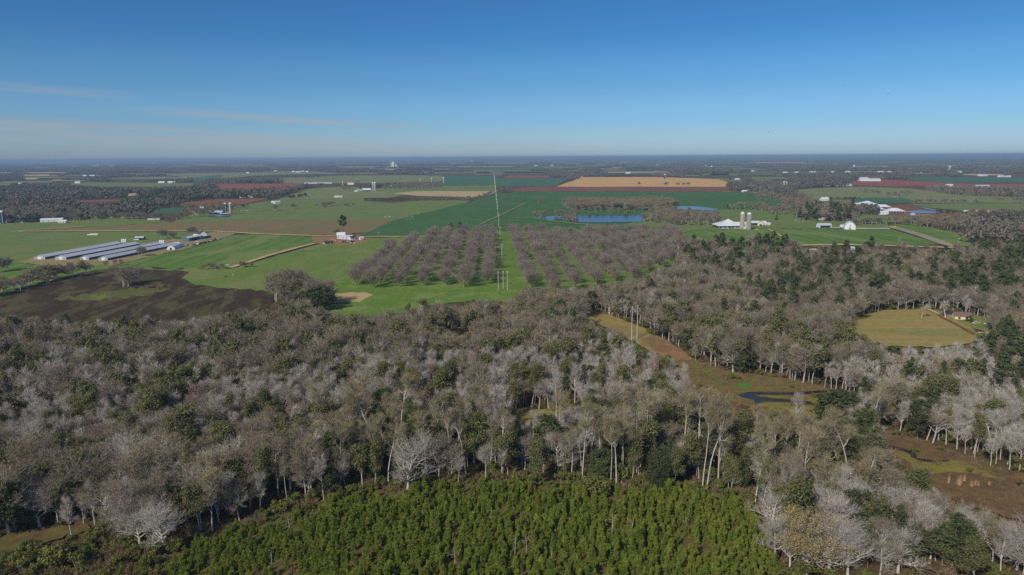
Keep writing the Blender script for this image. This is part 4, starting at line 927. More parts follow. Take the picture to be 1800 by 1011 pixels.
row('pine', [(788,413),(794,413)], 1, .85, .9, 'the twin pines behind the orchard', 0, 1.3); row('pine', [(806,413),(810,413)], 1, .8, .85, 'the twin pines behind the orchard', 0, 1.3)
row('oak', [(758,425),(766,425)], 2, .85, 1.0, 'the round tree at the back of the orchard', 2, 1.2)
row('oak', [(488,527),(515,530),(540,531)], 10, 1.3, 1.7, 'the big brown grove left of the orchard', 7, 1.15, dict(oak=.7, bud=.3)); row('ever', [(545,545),(560,544),(575,542)], 6, 1.0, 1.35, 'the big brown grove left of the orchard', 5, 1.1); row('oak', [(560,537),(580,534)], 6, 1.1, 1.35, 'the big brown grove left of the orchard', 5, 1.1)
row('pine', [(1200,453),(1260,456),(1330,457),(1395,456)], 34, 1.0, 1.5, 'the tall pines below the white barns', 9, 1.15, dict(pine=.45, ever=.2, oak=.35))
row('pine', [(1400,456),(1480,455),(1560,453),(1690,452)], 34, .6, 1.0, 'the roadside row at the foot of the bright crop', 9, 1.15, dict(pine=.35, ever=.3, oak=.35))
row('pine', [(1715,462),(1760,466),(1840,468)], 22, 1.0, 1.45, 'the tall pines at the right edge', 12, 1.15, dict(pine=.75, ever=.25))
row('white', [(1196,441),(1204,442)], 3, .55, .7, 'the white blossoming tree at the orchard corner', 3, 1.5)
# the orchard: rows running away from the camera
oa, ob = P(882.5, 460)[:2], P(868.4, 309.5)[:2]; od = (ob - oa) / np.hypot(*(ob - oa)); oq = np.array([od[1], -od[0]])
ORCH = [(585,504),(690,440),(738,423),(772,414.5),(1192,413),(1198,440),(1192,466),(1120,494),(1060,506),(990,518),(930,514),(905,503),(862,500),(858,506),(640,508)]
for off in [-13 - 19.5 * i for i in range(9)] + [21 + 19.5 * i for i in range(15)]:
    for t in np.arange(-260, 340, 13.2):
        q = oa + oq * off + od * (t + off * .13) + RNG.normal(0, .9, 2)
        a, b = proj(np.array([q[0]]), np.array([q[1]]), np.array([0.]))
        if not inside(a, b, ORCH)[0] or RNG.random() < .1: continue
        POOL.append(('pecan', q[0], q[1], RNG.uniform(.72, 1.12), RNG.uniform(0, 6.28), int(RNG.integers(0, 12)), 'left of the pole line' if off < 0 else 'right of the pole line', RNG.uniform(1.05, 1.35)))

# ------------------------------------------------------------------ trees that stand out, each placed and described by itself
def lone(kind, px, py, h, label, v=0, sx=1.0, rz=0.0, lod=None):
    m, _ = mpick(kind, lod_of(*P(px, py)[:2]) if lod is None else lod, v); q = P(px, py); s = h / m['h']
    plant(kind, q[0], q[1], s, rz, v, label, None, True, lod, sx)
    for i in range(len(POOL) - 1, -1, -1):          # make room for it
        e = POOL[i]
        if (e[1] - q[0]) ** 2 + (e[2] - q[1]) ** 2 < (2.2 if e[0] in ('young', 'brush', 'bush') else 3.6) ** 2: POOL.pop(i)
lone('gold', 1418, 1010, 20, 'golden budding tree with many spreading pale limbs at the lower right, beside the young pines', 0, 1.15)
lone('big', 1455, 1006, 19, 'bare pale tree leaning over beside the golden budding tree', 1, .9, 1.0)
lone('big', 1490, 1010, 18, 'bare tree with forked pale stems second right of the golden tree', 2, .9, 2.0)
lone('big', 1550, 1000, 15, 'low spreading bare tree before the dark evergreen at lower right', 0, 1.1, 3.0)
lone('big', 290, 962, 17, 'pale bare spreading tree on red earth at the edge of the lower left wood', 1, 1.1, .4)
lone('big', 247, 960, 15, 'wide grey bare tree bending left at the lower left wood edge', 2, 1.15, 2.4)
lone('big', 384, 905, 17, 'round bare tree with white limbs above the left end of the young pines', 0, 1.05, 1.3)
lone('tall', 505, 886, 17, 'slender pale stemmed tree standing alone before the shrubs', 0, .9)
lone('tall', 683, 852, 24, 'tall forked pale tree in the wood edge above the young pines, with thin green haze', 1, 1.0)
lone('big', 716, 866, 23, 'largest bare tree of the middle wood edge, many limbed and wide', 1, 1.0, 2.2)
lone('tall', 820, 840, 26, 'tall straight pale tree left of the dead snag', 2, 1.0)
lone('snag', 937, 820, 18, 'dead white snag with a few bent limbs at its top', 0, 1.1)
lone('tall', 1092, 820, 24, 'tall pale straight tree just left of a double stem above the light bush', 3, .9)
lone('tall', 1106, 832, 25, 'tallest straight pale trunk above the light green bush', 0, .85)
lone('snag', 1220, 820, 17, 'pale dead trunk split low into a V shape in the wood edge', 1, 1.2)
lone('big', 1345, 870, 16, 'bare tree with long white half fallen limbs right of the young pines', 2, 1.25, .7)
lone('big', 1400, 884, 14, 'white fan shaped bare tree behind the half fallen one', 0, 1.15, 2.9)
lone('ever', 1475, 762, 17, 'broad dark oak standing at the near edge of the creek marsh', 1, 1.9)
lone('ever', 1490, 890, 13, 'dark round evergreen among pale bare trees at lower right', 0, 1.2)
lone('pine', 1680, 1008, 17, 'dense dark pine cluster leader at the lower right corner', 0, 1.6)
lone('pine', 1700, 1012, 15, 'second dark pine right of the cluster leader at the lower right corner', 1, 1.7)
lone('pine', 1655, 1003, 14, 'low dark pine left of the cluster leader at the lower right corner', 2, 1.7)
lone('bush', 1052, 868, 6.5, 'large light green bush between the tall edge and the young pines', 0, 1.5)
lone('bush', 1030, 866, 4.6, 'rounded light bush touching the left side of the large light green bush', 1, 1.4)
lone('pine', 120, 592, 15, 'dark flat topped evergreen rising from the slender left wood', 1, 1.9)
lone('ever', 90, 592, 12, 'smaller dark evergreen left of the flat topped one', 0, 1.3)
lone('ever', 820, 570, 13, 'dark round evergreen below the orchard', 0, 1.2)
lone('ever', 845, 562, 13, 'second dark evergreen below the orchard, nearer the three pole structure', 2, 1.1)
lone('olive', 1165, 655, 10, 'bright green young tree at the foot of the red earth bank', 0, 1.4)
lone('white', 1620, 560, 12, 'wide bare tree at the upper left corner of the house lawn', 1, 1.5)
lone('white', 1661, 561, 14, 'tall bare pale trunked tree on the lawn left of the tan cottage', 2, 1.6)
lone('white', 1696, 560, 15, 'thin pale tree just right of the tan cottage', 0, 1.0)
lone('olive', 1621, 547, 5, 'bright green round bush at the corner of the hayfield', 1, 1.9)
lone('ever', 1703, 567, 5, 'small dark bush right of the tan cottage', 0, 1.6)
lone('pine', 1363, 396, 17, 'thin ragged pine standing alone between the twin silos and the grey barn', 1, 1.0)
lone('oak', 824, 354, 17, 'large round tree at the corner of pale stubble and dark crop', 1, 1.5)
for i, (px, py, hh) in enumerate([(905,985,8),(925,975,7),(968,995,6),(1075,940,8),(1108,945,7),(1205,935,6),(862,915,5),(510,935,6),(478,1000,6),(800,1000,7)]):
    lone('snag', px, py, hh, ['bare white sapling left of a taller one among the young pines', 'thin white leafless sapling between two others among the young pines', 'pale sapling right of two others among the young pines', 'tall bare white tree in the thick middle of the young pines', 'white bare sapling just right of the tallest one among the young pines',
                        'small white bare sapling near the right end of the young pines', 'short bare sapling near the far edge of the young pines', 'grey bare sapling near the left end of the young pines', 'pale shrubby sapling at the lower left of the young pines', 'bare sapling at the bottom edge of the young pines'][i], 2 if i % 2 else 1, 1.2)

# ------------------------------------------------------------------ build the pool: the 300 of a kind that show largest stand alone, the rest is one mass
def texts(kind, zl):
    base = dict(big='white limbed spreading tree', swamp='bare grey tree', white='bare pale tree', oak='bare brown tree', bud='budding olive brown tree', ever='dark green leafy tree', olive='pale green leafing tree', pine='dark green pine',
                tall='tall pale stemmed tree', red='red budding tree', young='young bright green pine', brush='bare brown shrub', bush='leafy green shrub', pecan='leafless orchard tree')[kind]
    return base, zl
NOUN = dict(brush='shrubs', bush='shrubs')
PLAIN = 0
for kind in list(HT) + ['young', 'brush', 'bush', 'pecan']:
    L_ = [p for p in POOL if p[0] == kind]
    if not L_: continue
    hk = KIND[kind][min(KIND[kind])][0]['h']
    def size(p):
        px, py = proj(np.array([p[1]]), np.array([p[2]]), np.array([hk * p[3] * .7]))
        off = 0 if (-5 < px[0] < 1805 and -5 < py[0] < 1020) else 1
        return (off, -hk * p[3] / math.hypot(p[1], p[2]))
    L_.sort(key=size)
    npart = 120 if kind not in ('pecan',) else 300
    for i, (kd, x, y, s, rz, v, zl, sx) in enumerate(L_[:300]):
        base, z = texts(kind, zl)
        if kind == 'pecan':
            lab = 'leafless vase shaped tree in the orchard rows ' + zl; grp = 'orchard trees ' + zl
        else:
            lab = base + ' in ' + z if not z.startswith(('a ', 'bare')) else base + ', ' + z
            grp = base + 's in ' + z
        plant(kind, x, y, s, rz, v, lab, grp, i < npart, None, sx)
    rest = L_[300:]
    if rest:
        ms, ids = [], {}
        for l in sorted(KIND[kind]):
            for j, m in enumerate(KIND[kind][l]): ids[(l, j)] = len(ms); ms.append(m['full'])
        vid = []
        for p in rest:
            m, l = mpick(kind, lod_of(p[1], p[2]), p[5])
            l = l if l in KIND[kind] and l >= 0 else min(KIND[kind]); vid.append(ids[(l, p[5] % len(KIND[kind][l]))])
        mass({'brush': 'undergrowth', 'bush': 'undergrowth', 'young': 'young_pines'}.get(kind, 'woods'), ms, [(p[1], p[2], 0) for p in rest], [(0, 0, p[4]) for p in rest], [(p[3] * p[7], p[3] * p[7], p[3]) for p in rest], vid,
             'the many other ' + texts(kind, '')[0] + 's that fill the woods between the near ones' if kind not in ('young',) else 'the many other young pines filling the plantation rows', 'woods')

# ------------------------------------------------------------------ the far woods, beyond where trees can be counted
def clump_mesh(seed, n, Rr_, big):
    rng = np.random.default_rng(seed); V, Pq, mi, off = [], [], [], 0
    cen, rad = [], []
    for i in range(n):
        a, b = rng.uniform(0, 6.28), math.sqrt(rng.random()) * Rr_
        hh = rng.uniform(9, 15); r = rng.uniform(2.6, 4.6)
        cen.append([math.cos(a) * b, math.sin(a) * b, hh - r * .7]); rad.append(r)
    cen, rad = np.array(cen), np.array(rad)
    v, q = clumps(rng, cen, rad, 26 if not big else 12, 2.2 if not big else 4.0, .85, 1.0, 1.0)
    tv, tp = tubes(np.concatenate([cen * [1, 1, 0], cen, np.full((n, 1), .3), np.full((n, 1), .2)], 1), 3)
    mi = np.repeat((rng.random(n) < .26).astype(int) + (rng.random(n) < .12), 26 if not big else 12)
    return np_mesh('far_wood_clump', np.concatenate([v, tv]), [q, tp + len(v)], [Fw_br, Fw_gr, Fw_ol], np.concatenate([mi.clip(0, 2), np.zeros(len(tp))]))
Fw_br = leaf_mat('far_wood_brown', A(106, 96, 84), A(122, 110, 96), A(76, 80, 62), .0, .25, .004); Fw_gr = leaf_mat('far_wood_green', A(68, 76, 58), A(80, 86, 64), A(90, 84, 72), .0, .25, .004); Fw_ol = leaf_mat('far_wood_olive', A(94, 92, 70), A(106, 102, 78), A(72, 78, 60), .0, .25, .004)
CLM = [clump_mesh(200 + i, 9, 15, False) for i in range(6)]; BIG = [clump_mesh(220 + i, 60, 62, True) for i in range(5)]
def scatter_far(y0, y1, gap, hgt, name, ms, label, smin, smax, keepf):
    X, Y = np.meshgrid(np.arange(-y1 * .86, y1 * .86, gap), np.arange(y0, y1, gap)); X, Y = X.ravel(), Y.ravel()
    X = X + RNG.uniform(-.5, .5, X.shape) * gap; Y = Y + RNG.uniform(-.5, .5, X.shape) * gap
    a, b = proj(X, Y, 0 * X); m = (a > -110) & (a < 1910); X, Y = X[m], Y[m]
    m = ~blocked(X, Y, np.full(X.shape, hgt * 1.2), (0, .17, .33, .5, .67, .83, 1.0)); X, Y = X[m], Y[m]
    a, b = proj(X, Y, 0 * X); m = ~inside(a, b, NF) & keepf(X, Y); X, Y = X[m], Y[m]
    n = len(X); s = RNG.uniform(smin, smax, n)
    mass(name, ms, np.stack([X, Y, 0 * X], 1), np.stack([0 * X, 0 * X, RNG.uniform(0, 6.28, n)], 1), np.stack([s, s, s * RNG.uniform(.85, 1.2, n)], 1), RNG.integers(0, len(ms), n), label, 'woods')
    return n
def open_land(X, Y):        # scattered clearings
    f = np.sin(X / 610 + 1.7) * np.sin(Y / 940 + X / 1500) + .6 * np.sin(X / 260 + Y / 330 + .4)
    return f < .93
n1 = scatter_far(820, 4200, 27, 13, 'far_woods', CLM, 'brown and dark green far woods between the farm fields', .85, 1.15, lambda X, Y: (Y > 980) | (np.abs(X) > 500))
n2 = scatter_far(4200, 15500, 105, 12, 'distant_forest', BIG, 'hazy forest running to the horizon', .9, 1.25, open_land)
print('FARP', len(far_polys)); print('POOL', len(POOL), 'far', n1, n2)
# ------------------------------------------------------------------ farm buildings
B_white = plain_mat('white_paint', A(232, 230, 226), .6, .3, 0, .2); B_cream = plain_mat('cream_paint', A(214, 196, 160), .7, .2); B_grey = plain_mat('grey_boards', A(146, 140, 132), .8, .1, 0, .5)
B_roofw = sheet_metal('white_metal_roof', A(226, 226, 222)); B_roofg = sheet_metal('galvanised_roof', A(184, 187, 193)); B_roofd = plain_mat('dark_shingles', A(64, 66, 76), .9, .1, 0, .4); B_roofb = plain_mat('brown_shingles', A(116, 98, 84), .9, .1, 0, .4)
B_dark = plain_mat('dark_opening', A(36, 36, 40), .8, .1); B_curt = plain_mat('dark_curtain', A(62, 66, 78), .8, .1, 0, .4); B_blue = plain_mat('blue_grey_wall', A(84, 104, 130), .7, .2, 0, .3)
B_glass = plain_mat('window_glass', A(44, 52, 64), .15, .5); B_conc = plain_mat('weathered_concrete', A(170, 158, 142), .9, .1, 0, .5, .35); B_conc2 = plain_mat('grey_concrete', A(150, 146, 140), .9, .1, 0, .6, .4)
B_navy = plain_mat('dark_blue_steel', A(52, 60, 82), .5, .3, 0, .25, .3); B_steel = sheet_metal('ribbed_steel', A(182, 184, 188), .4); B_dome = plain_mat('white_dome', A(224, 222, 216), .5, .3)
B_wood = plain_mat('pole_wood', A(188, 178, 166), .85, .1, 0, .25); B_ins = plain_mat('insulator_grey', A(196, 198, 204), .4, .4)
B_yel = plain_mat('yellow_paint', A(214, 158, 44), .5, .4); B_redp = plain_mat('faded_red_paint', A(140, 72, 60), .6, .3); B_tyre = plain_mat('black_rubber', A(34, 34, 36), .9, .1); B_green = plain_mat('pale_green_paint', A(150, 196, 168), .5, .3)
B_cblk = plain_mat('black_hide', A(40, 36, 34), .9, .1); B_cwht = plain_mat('white_hide', A(226, 222, 212), .9, .1); B_cbrn = plain_mat('brown_hide', A(122, 86, 62), .9, .1); B_reed = leaf_mat('dry_reed', A(176, 146, 108), A(190, 160, 120), None, .2, .2)
B_bird = plain_mat('dark_feathers', A(40, 40, 44), .9, .1)

def gable(w, h, rh, ov=0.0):
    return [(-w / 2, 0), (w / 2, 0), (w / 2, h), (0, h + rh), (-w / 2, h)]
def roof_slabs(mb, L, w, h, rh, ov, th=.18):
    sl = math.atan2(rh, w / 2); n = Vector((0, -math.sin(sl), math.cos(sl)))
    k = (w / 2 + ov) / (w / 2)
    for s in (-1, 1):
        e = (s * (w / 2 + ov), h + rh - rh * k); r = (0, h + rh)
        a = [(e[0], e[1] + .05), (r[0], r[1] + .05), (r[0], r[1] + .05 + th), (e[0], e[1] + .05 + th)]
        mb.prism(a, -L / 2 - ov, L / 2 + ov)
def house(name, label, cat, px, py, rz, L, w, h, rh, wall, roof, group=None, wins=2, door=True, ov=.4, chimney=False, detail=True, openside=False, gabledoor=0):
    q = P(px, py); t = empty(name, q, R(rz), label, cat, group)
    m = MB().prism(gable(w, h, rh), -L / 2, L / 2); m.build('wall', wall, t)
    m = MB(); roof_slabs(m, L, w, h, rh, ov); rf = m.build('roof', roof, t)
    if not detail: return t
    for s in (-1, 1):
        for i in range(wins):
            x = -L / 2 + (i + (1 if not door else .6)) * L / (wins + (1 if not door else .2))
            MB().box((x, s * (w / 2 + .03), h * .55), (1.3, .08, 1.3)).build('window', B_glass, t)
    if door: MB().box((L * .44, -w / 2 - .03, 1.1), (1.1, .08, 2.2)).build('door', B_grey, t)
    if gabledoor:
        for s in (-1, 1): MB().box((s * (L / 2 + .03), 0, gabledoor / 2), (.08, w * .42, gabledoor)).build('barn_door', B_dark, t)
    if openside: MB().box((0, -w / 2 - .03, h * .48), (L * .86, .08, h * .7)).build('side_opening', B_dark, t)
    if chimney: MB().box((L * .2, .6, h + rh), (.7, .7, 1.6)).build('chimney', B_redp, rf)
    return t
def span(a, b):
    p, q = P(*a), P(*b); return (p + q) / 2, float(np.hypot(*(q - p)[:2])), math.atan2(q[1] - p[1], q[0] - p[0])

# long poultry sheds
for i, (a, b, w, lab) in enumerate([((70, 456.3), (206, 431.3), 13, 'outermost long grey metal shed, on the side of the open pasture'), ((107, 456.8), (238, 432), 13, 'second long grey metal shed from the open pasture, with a pale patch along its side'),
                                    ((148.5, 457.3), (277, 432.3), 10.5, 'third long grey metal shed, just behind the one with the bare tree'), ((181.5, 458.2), (303, 433.4), 10.5, 'long grey metal shed nearest the mown field, ending at the arched white shed')]):
    c, L, rz = span(a, b)
    t = empty('poultry_shed', c, rz, lab, 'shed', 'long grey metal poultry sheds')
    MB().prism(gable(w, 2.9, 2.1), -L / 2, L / 2).build('wall', B_steel, t)
    m = MB(); roof_slabs(m, L, w, 2.9, 2.1, .7); m.build('roof', B_roofg, t)
    for s in (-1, 1): MB().box((0, s * (w / 2 + .04), 1.5), (L * .985, .08, 1.9)).build('side_curtain', B_curt, t)
    MB().box((-L / 2 - .04, 0, 1.5), (.08, 3.4, 3.0)).build('end_door', B_white, t)
    for k in (-1, 1): MB().lathe([(.65, 0), (.65, .1)], (0, 0, 0), 12).build('fan', B_dark, t).matrix_local = Matrix.Translation((-L / 2 - .03, k * w * .33, 1.5)) @ Matrix.Rotation(R(-90), 4, 'Y')
def bin_(px, py, r, h, lab, grp=None, mat=B_dome):
    t = empty('feed_bin', P(px, py), 0, lab, 'feed bin', grp)
    MB().lathe([(.25, 1.2), (r, 2.6), (r, h - .9)], n=16).build('tank', mat, t); MB().lathe([(r * 1.03, h - .9), (.3, h), (.05, h + .05)], n=16).build('lid', mat, t)
    for k in range(4): MB().tube((r * .8 * math.cos(k * 1.57 + .7), r * .8 * math.sin(k * 1.57 + .7), 0), (r * .8 * math.cos(k * 1.57 + .7), r * .8 * math.sin(k * 1.57 + .7), 2.7), .07).build('leg', B_ins, t)
for i, x in enumerate((215.5, 218.6, 221.8)): bin_(x, 429.3, 1.25, 7, ('left', 'middle', 'right')[i] + ' one of three white feed bins behind the outer metal sheds', 'white feed bins behind the outer sheds')
for i, x in enumerate((282, 285.2, 288.4)): bin_(x, 431.3, 1.25, 7, ('left', 'middle', 'right')[i] + ' one of three white feed bins beside the arched white shed', 'white feed bins by the arched shed')
# arched white shed
c, L, rz = span((300.5, 439.5), (317, 433.5)); c2, Lw, _ = span((293.5, 439), (306.5, 439))
t = empty('arched_shed', c, rz, 'white arched shed with a dark doorway beside the long metal sheds', 'shed')
prof = [(5 * math.cos(a), 5.0 * math.sin(a)) for a in np.linspace(0, math.pi, 15)]
MB().prism(prof, -L / 2, L / 2).build('shell', B_roofg, t); MB().prism([(y * .97, z * .97) for y, z in prof], -L / 2 - .12, -L / 2 + .1).build('end_wall', B_white, t); MB().box((-L / 2 - .15, 0, 1.4), (.1, 2.2, 2.8)).build('door', B_dark, t)
house('machine_shed', 'small grey open machine shed on the pasture behind the metal sheds', 'shed', 246.5, 421.5, 8, 11, 8, 3, 1.6, B_curt, B_roofg, wins=0, door=False, openside=True)
# farmhouse with its long blue shed and the row of machinery
house('farmhouse', 'white gabled farmhouse with a dark roof behind the long blue shed', 'house', 357, 417, -62, 13, 9.5, 5.5, 3.6, B_white, B_roofd, wins=3, chimney=True)
c, L, rz = span((327, 424.5), (352, 419.5))
t = empty('equipment_shed', c, rz, 'long blue walled equipment shed with a white roof beside the farmhouse', 'shed')
MB().prism(gable(9, 4.6, 1.4), -L / 2, L / 2).build('wall', B_blue, t); m = MB(); roof_slabs(m, L, 9, 4.6, 1.4, .4); m.build('roof', B_roofw, t); MB().box((-L * .1, -4.55, 1.9), (7, .1, 3.6)).build('bay_opening', B_dark, t); MB().box((L * .3, -4.55, 1.9), (5, .1, 3.6)).build('bay_opening', B_dark, t)
c, L, rz = span((350, 421), (367, 418.3))
t = empty('lean_to', c, rz, 'low white roofed shed joined to the right end of the blue shed', 'shed'); MB().prism([(-3, 0), (3, 0), (3, 2.6), (-3, 3.6)], -L / 2, L / 2).build('wall', B_blue, t); MB().prism([(-3.4, 3.72), (3.4, 2.62), (3.4, 2.8), (-3.4, 3.9)], -L / 2 - .3, L / 2 + .3).build('roof', B_roofw, t)
house('annex', 'small white building with a shallow roof left of the farmhouse', 'shed', 345, 416.5, -15, 6, 5, 2.8, 1.2, B_white, B_roofw, wins=1)
def truck(px, py, rz, cab, box, lab, grp=None, L=6.5, name='farm_truck', cat='truck'):
    t = empty(name, P(px, py), R(rz), lab, cat, grp)
    MB().prism([(-1, .6), (1, .6), (1, 1.5), (.85, 2.3), (-.85, 2.3), (-1, 1.5)], L * .22, L * .5).build('cab', cab, t); MB().box((L * .5 + .02, 0, 1.85), (.06, 1.5, .6)).build('windscreen', B_glass, t)
    MB().box((-L * .15, 0, .95), (L * .7, 2.1, .5)).box((-L * .15, 1, 1.5), (L * .7, .1, .8)).box((-L * .15, -1, 1.5), (L * .7, .1, .8)).build('bed', box, t)
    for x in (-L * .32, L * .34):
        for y in (-1.02, 1.02):
            w = MB().lathe([(.25, -.14), (.48, -.12), (.48, .12), (.25, .14)], n=12).build('wheel', B_tyre, t); w.matrix_local = Matrix.Translation((x, y, .48)) @ Matrix.Rotation(R(90), 4, 'X')
    return t
def tractor(px, py, rz, mat, lab, grp=None):
    t = empty('tractor', P(px, py), R(rz), lab, 'tractor', grp)
    MB().box((1.1, 0, 1.25), (2.0, .9, .8)).box((0, 0, .95), (3.2, .6, .4)).build('body', mat, t); MB().box((-.5, 0, 2.75), (1.5, 1.4, .12)).build('canopy', mat, t)
    for x in (-1.15, .15):
        for y in (-.6, .6): MB().tube((x, y, 1.2), (x, y, 2.7), .05).build('post', B_dark, t)
    for x, y, r in ((-.8, -.85, .8), (-.8, .85, .8), (1.5, -.7, .48), (1.5, .7, .48)):
        w = MB().lathe([(r * .5, -.2), (r, -.16), (r, .16), (r * .5, .2)], n=14).build('wheel', B_tyre, t); w.matrix_local = Matrix.Translation((x, y, r)) @ Matrix.Rotation(R(90), 4, 'X')
    return t
def car(px, py, rz, mat, lab, grp=None):
    t = empty('parked_car', P(px, py), R(rz), lab, 'car', grp)
    MB().prism([(-.9, .35), (.9, .35), (.9, .95), (-.9, .95)], -2.2, 2.2).build('body', mat, t); MB().prism([(-.82, .95), (.82, .95), (.66, 1.5), (-.66, 1.5)], -1.3, 1.1).build('cabin', B_glass, t); MB().box((-.1, 0, 1.53), (2.1, 1.25, .06)).build('roof', mat, t)
    for x in (-1.35, 1.35):
        for y in (-.85, .85):
            w = MB().lathe([(.15, -.1), (.34, -.1), (.34, .1), (.15, .1)], n=12).build('wheel', B_tyre, t); w.matrix_local = Matrix.Translation((x, y, .34)) @ Matrix.Rotation(R(90), 4, 'X')
    return t
# machinery row along the edge of the mown field
mats = [B_dark, B_redp, B_curt, B_white, B_grey, B_redp, B_dark, B_yel, B_curt, B_grey, B_redp, B_curt, B_dark, B_grey]
nm = ['dark', 'faded red', 'blue grey', 'white', 'grey', 'rusty red', 'black', 'yellow', 'slate grey', 'pale grey', 'dull red', 'slate blue', 'charcoal', 'light grey']
for i in range(14):
    x = 334 + i * 4.0; y = 433.6 - i * .98
    (truck if i % 3 == 0 else tractor)(x, y, RNG.uniform(0, 360), *((mats[i], B_grey) if i % 3 == 0 else (mats[i],)),
        '%s farm %s in the machinery row by the mown field, %s' % (nm[i], 'truck' if i % 3 == 0 else 'tractor', 'toward its sheds end' if i < 7 else 'toward its farmhouse end'), 'machines parked along the mown field')
truck(310, 428.5, 20, B_white, B_white, 'white truck parked behind the arched white shed', None, 7.5); truck(240, 422.8, 10, B_white, B_white, 'white truck beside the open machine shed', None, 6)
car(333, 427.2, 40, B_white, 'small white car at the left end of the long blue shed'); car(347, 425, 10, B_white, 'white car parked in front of the long blue shed'); car(336.5, 432.8, 0, B_white, 'white car at the sheds end of the machinery row')
def bales(px, py, n, d, mat, lab, nmz='hay_bale'):
    for i in range(n):
        q = P(px, py); t = MB().lathe([(.05, -.75), (.72, -.75), (.78, -.6), (.78, .6), (.72, .75), (.05, .75)], n=14).build(nmz, mat); t.location = (q[0] + i * 1.62, q[1], .78); t.rotation_euler = (R(90), 0, R(90)); tag(t, lab, 'hay bale', 'white wrapped bales in a row')
bales(154.5, 413.8, 6, 1.6, B_dome, 'white wrapped bale in the row on the pasture behind the sheds')
house('pasture_shelter', 'long cream shelter on the pasture behind the metal sheds', 'shed', 166, 413.6, 4, 11, 3, 1.9, .5, B_cream, B_roofw, wins=0, door=False)

# silos
def silo(px, py, r, h, mat, lab, grp=None, dome=B_dome, chute=True):
    t = empty('silo', P(px, py), R(-60), lab, 'silo', grp)
    m = MB().lathe([(r, 0), (r, h)], n=28)
    wl = m.build('wall', mat, t, False)
    MB().lathe([(r * 1.02, h), (r * .96, h + r * .35), (r * .75, h + r * .66), (r * .4, h + r * .86), (.05, h + r * .92)], n=28).build('dome', dome, t, True)
    hb = MB()
    for z in np.arange(1.5, h, 2.0): hb.lathe([(r + .04, z - .05), (r + .08, z), (r + .04, z + .05)], n=28)
    hb.build('hoops', B_conc2 if mat is not B_navy else B_navy, t)
    if chute: MB().box((r + .45, 0, h * .5), (.9, .9, h * .97)).build('chute', B_conc2 if mat is not B_navy else B_steel, t)
    return t
silo(1304, 402.5, 3.1, 23, B_conc, 'left of two tall tan concrete silos behind the white pyramid roofed barn'); silo(1315.7, 404, 3.2, 23, B_conc2, 'right and greyer of two tall silos behind the white pyramid roofed barn')
silo(397, 376, 2.6, 20, B_navy, 'left of the twin silos, dark with a white dome, above the small blue pond'); silo(406, 376.8, 2.9, 21, B_conc, 'right of the twin silos, pale concrete, above the small blue pond')
silo(6, 393, 3.2, 20, B_navy, 'dark blue silo with a white dome at the left edge of the picture')
silo(656, 336, 3.6, 26, B_conc2, 'nearer left of the far paired grey silos on the rolling pasture'); silo(659.6, 336, 3.6, 26, B_conc, 'nearer right of the far paired grey silos on the rolling pasture'); silo(628.2, 323, 3.2, 18, B_navy, 'far dark silo behind the grove left of the paired grey silos')
silo(739, 321, 3.2, 14, B_conc2, 'faint far silo above the brown grove'); silo(759, 321.5, 3.8, 18, B_conc2, 'far stout silo above the right end of the brown grove'); silo(780, 322, 3.6, 22, B_conc, 'far pale silo standing alone right of the brown grove'); silo(603, 326, 3, 12, B_conc, 'small far silo left of the brown grove')
silo(1377.5, 330.5, 3.0, 20, B_conc, 'left of two far tan silos above the wood beside the curving road'); silo(1382.5, 330, 3.0, 18, B_conc2, 'right of two far tan silos above the wood beside the curving road')
silo(1168.5, 314.5, 4.5, 19, B_navy, 'far dark silo behind the orange stubble field'); silo(290, 318, 4, 16, B_navy, 'far dark silo above the long yellow green field')
# the white pyramid roofed barn
c, L, rz = span((1266, 403.3), (1305, 403.3))
q = P(1285, 402); t = empty('pavilion_barn', (q[0], q[1] + 16, 0), 0, 'broad white pyramid roofed barn with dark open sides below two silos', 'barn')
hw, hd, eh = 18.5, 16, 4.2
m = MB()
for a, b in (((-hw, -hd), (hw, -hd)), ((hw, -hd), (hw, hd)), ((hw, hd), (-hw, hd)), ((-hw, hd), (-hw, -hd))):
    m.face([(a[0] * 1.12, a[1] * 1.12, eh), (b[0] * 1.12, b[1] * 1.12, eh), (b[0] * .42, b[1] * .42, eh + 4.8), (a[0] * .42, a[1] * .42, eh + 4.8)])
    m.face([(a[0] * .42, a[1] * .42, eh + 4.82), (b[0] * .42, b[1] * .42, eh + 4.82), (0, 0, eh + 9.2)])
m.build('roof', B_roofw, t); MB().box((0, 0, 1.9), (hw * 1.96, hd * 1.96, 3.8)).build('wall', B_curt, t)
for x in np.linspace(-hw, hw, 7):
    MB().box((x, -hd - .3, eh / 2), (.5, .5, eh)).build('post', B_white, t)
for x in (-hw * .5, hw * .5): MB().box((x, -hd - .12, .6), (hw * .7, .15, 1.1)).build('low_wall', B_white, t)
house('milking_barn', 'long white barn behind the two concrete silos', 'barn', 1297, 396.5, 0, 30, 10, 3.6, 2, B_white, B_roofw, wins=3); house('milking_barn', 'white roofed barn right of the two concrete silos', 'barn', 1331, 395, -4, 26, 12, 3.6, 2.2, B_white, B_roofw, wins=3, openside=True)
house('machine_shed', 'grey roofed shed with a steep gable right of the white barn by the silos', 'shed', 1337, 397, 70, 12, 9, 4, 3.4, B_cream, B_roofg, wins=1, gabledoor=3); house('machine_shed', 'low white shed at the right end of the silo farm', 'shed', 1347, 396, 0, 11, 7, 2.8, 1.4, B_white, B_roofw, wins=1)
bin_(1341.5, 398.5, 2.3, 6.5, 'squat grey steel bin at the silo farm', None, B_steel); house('low_shed', 'small white shed between the pyramid barn and the greyer silo', 'shed', 1311, 402.5, 0, 9, 7, 2.6, 1.4, B_white, B_roofw, wins=1)
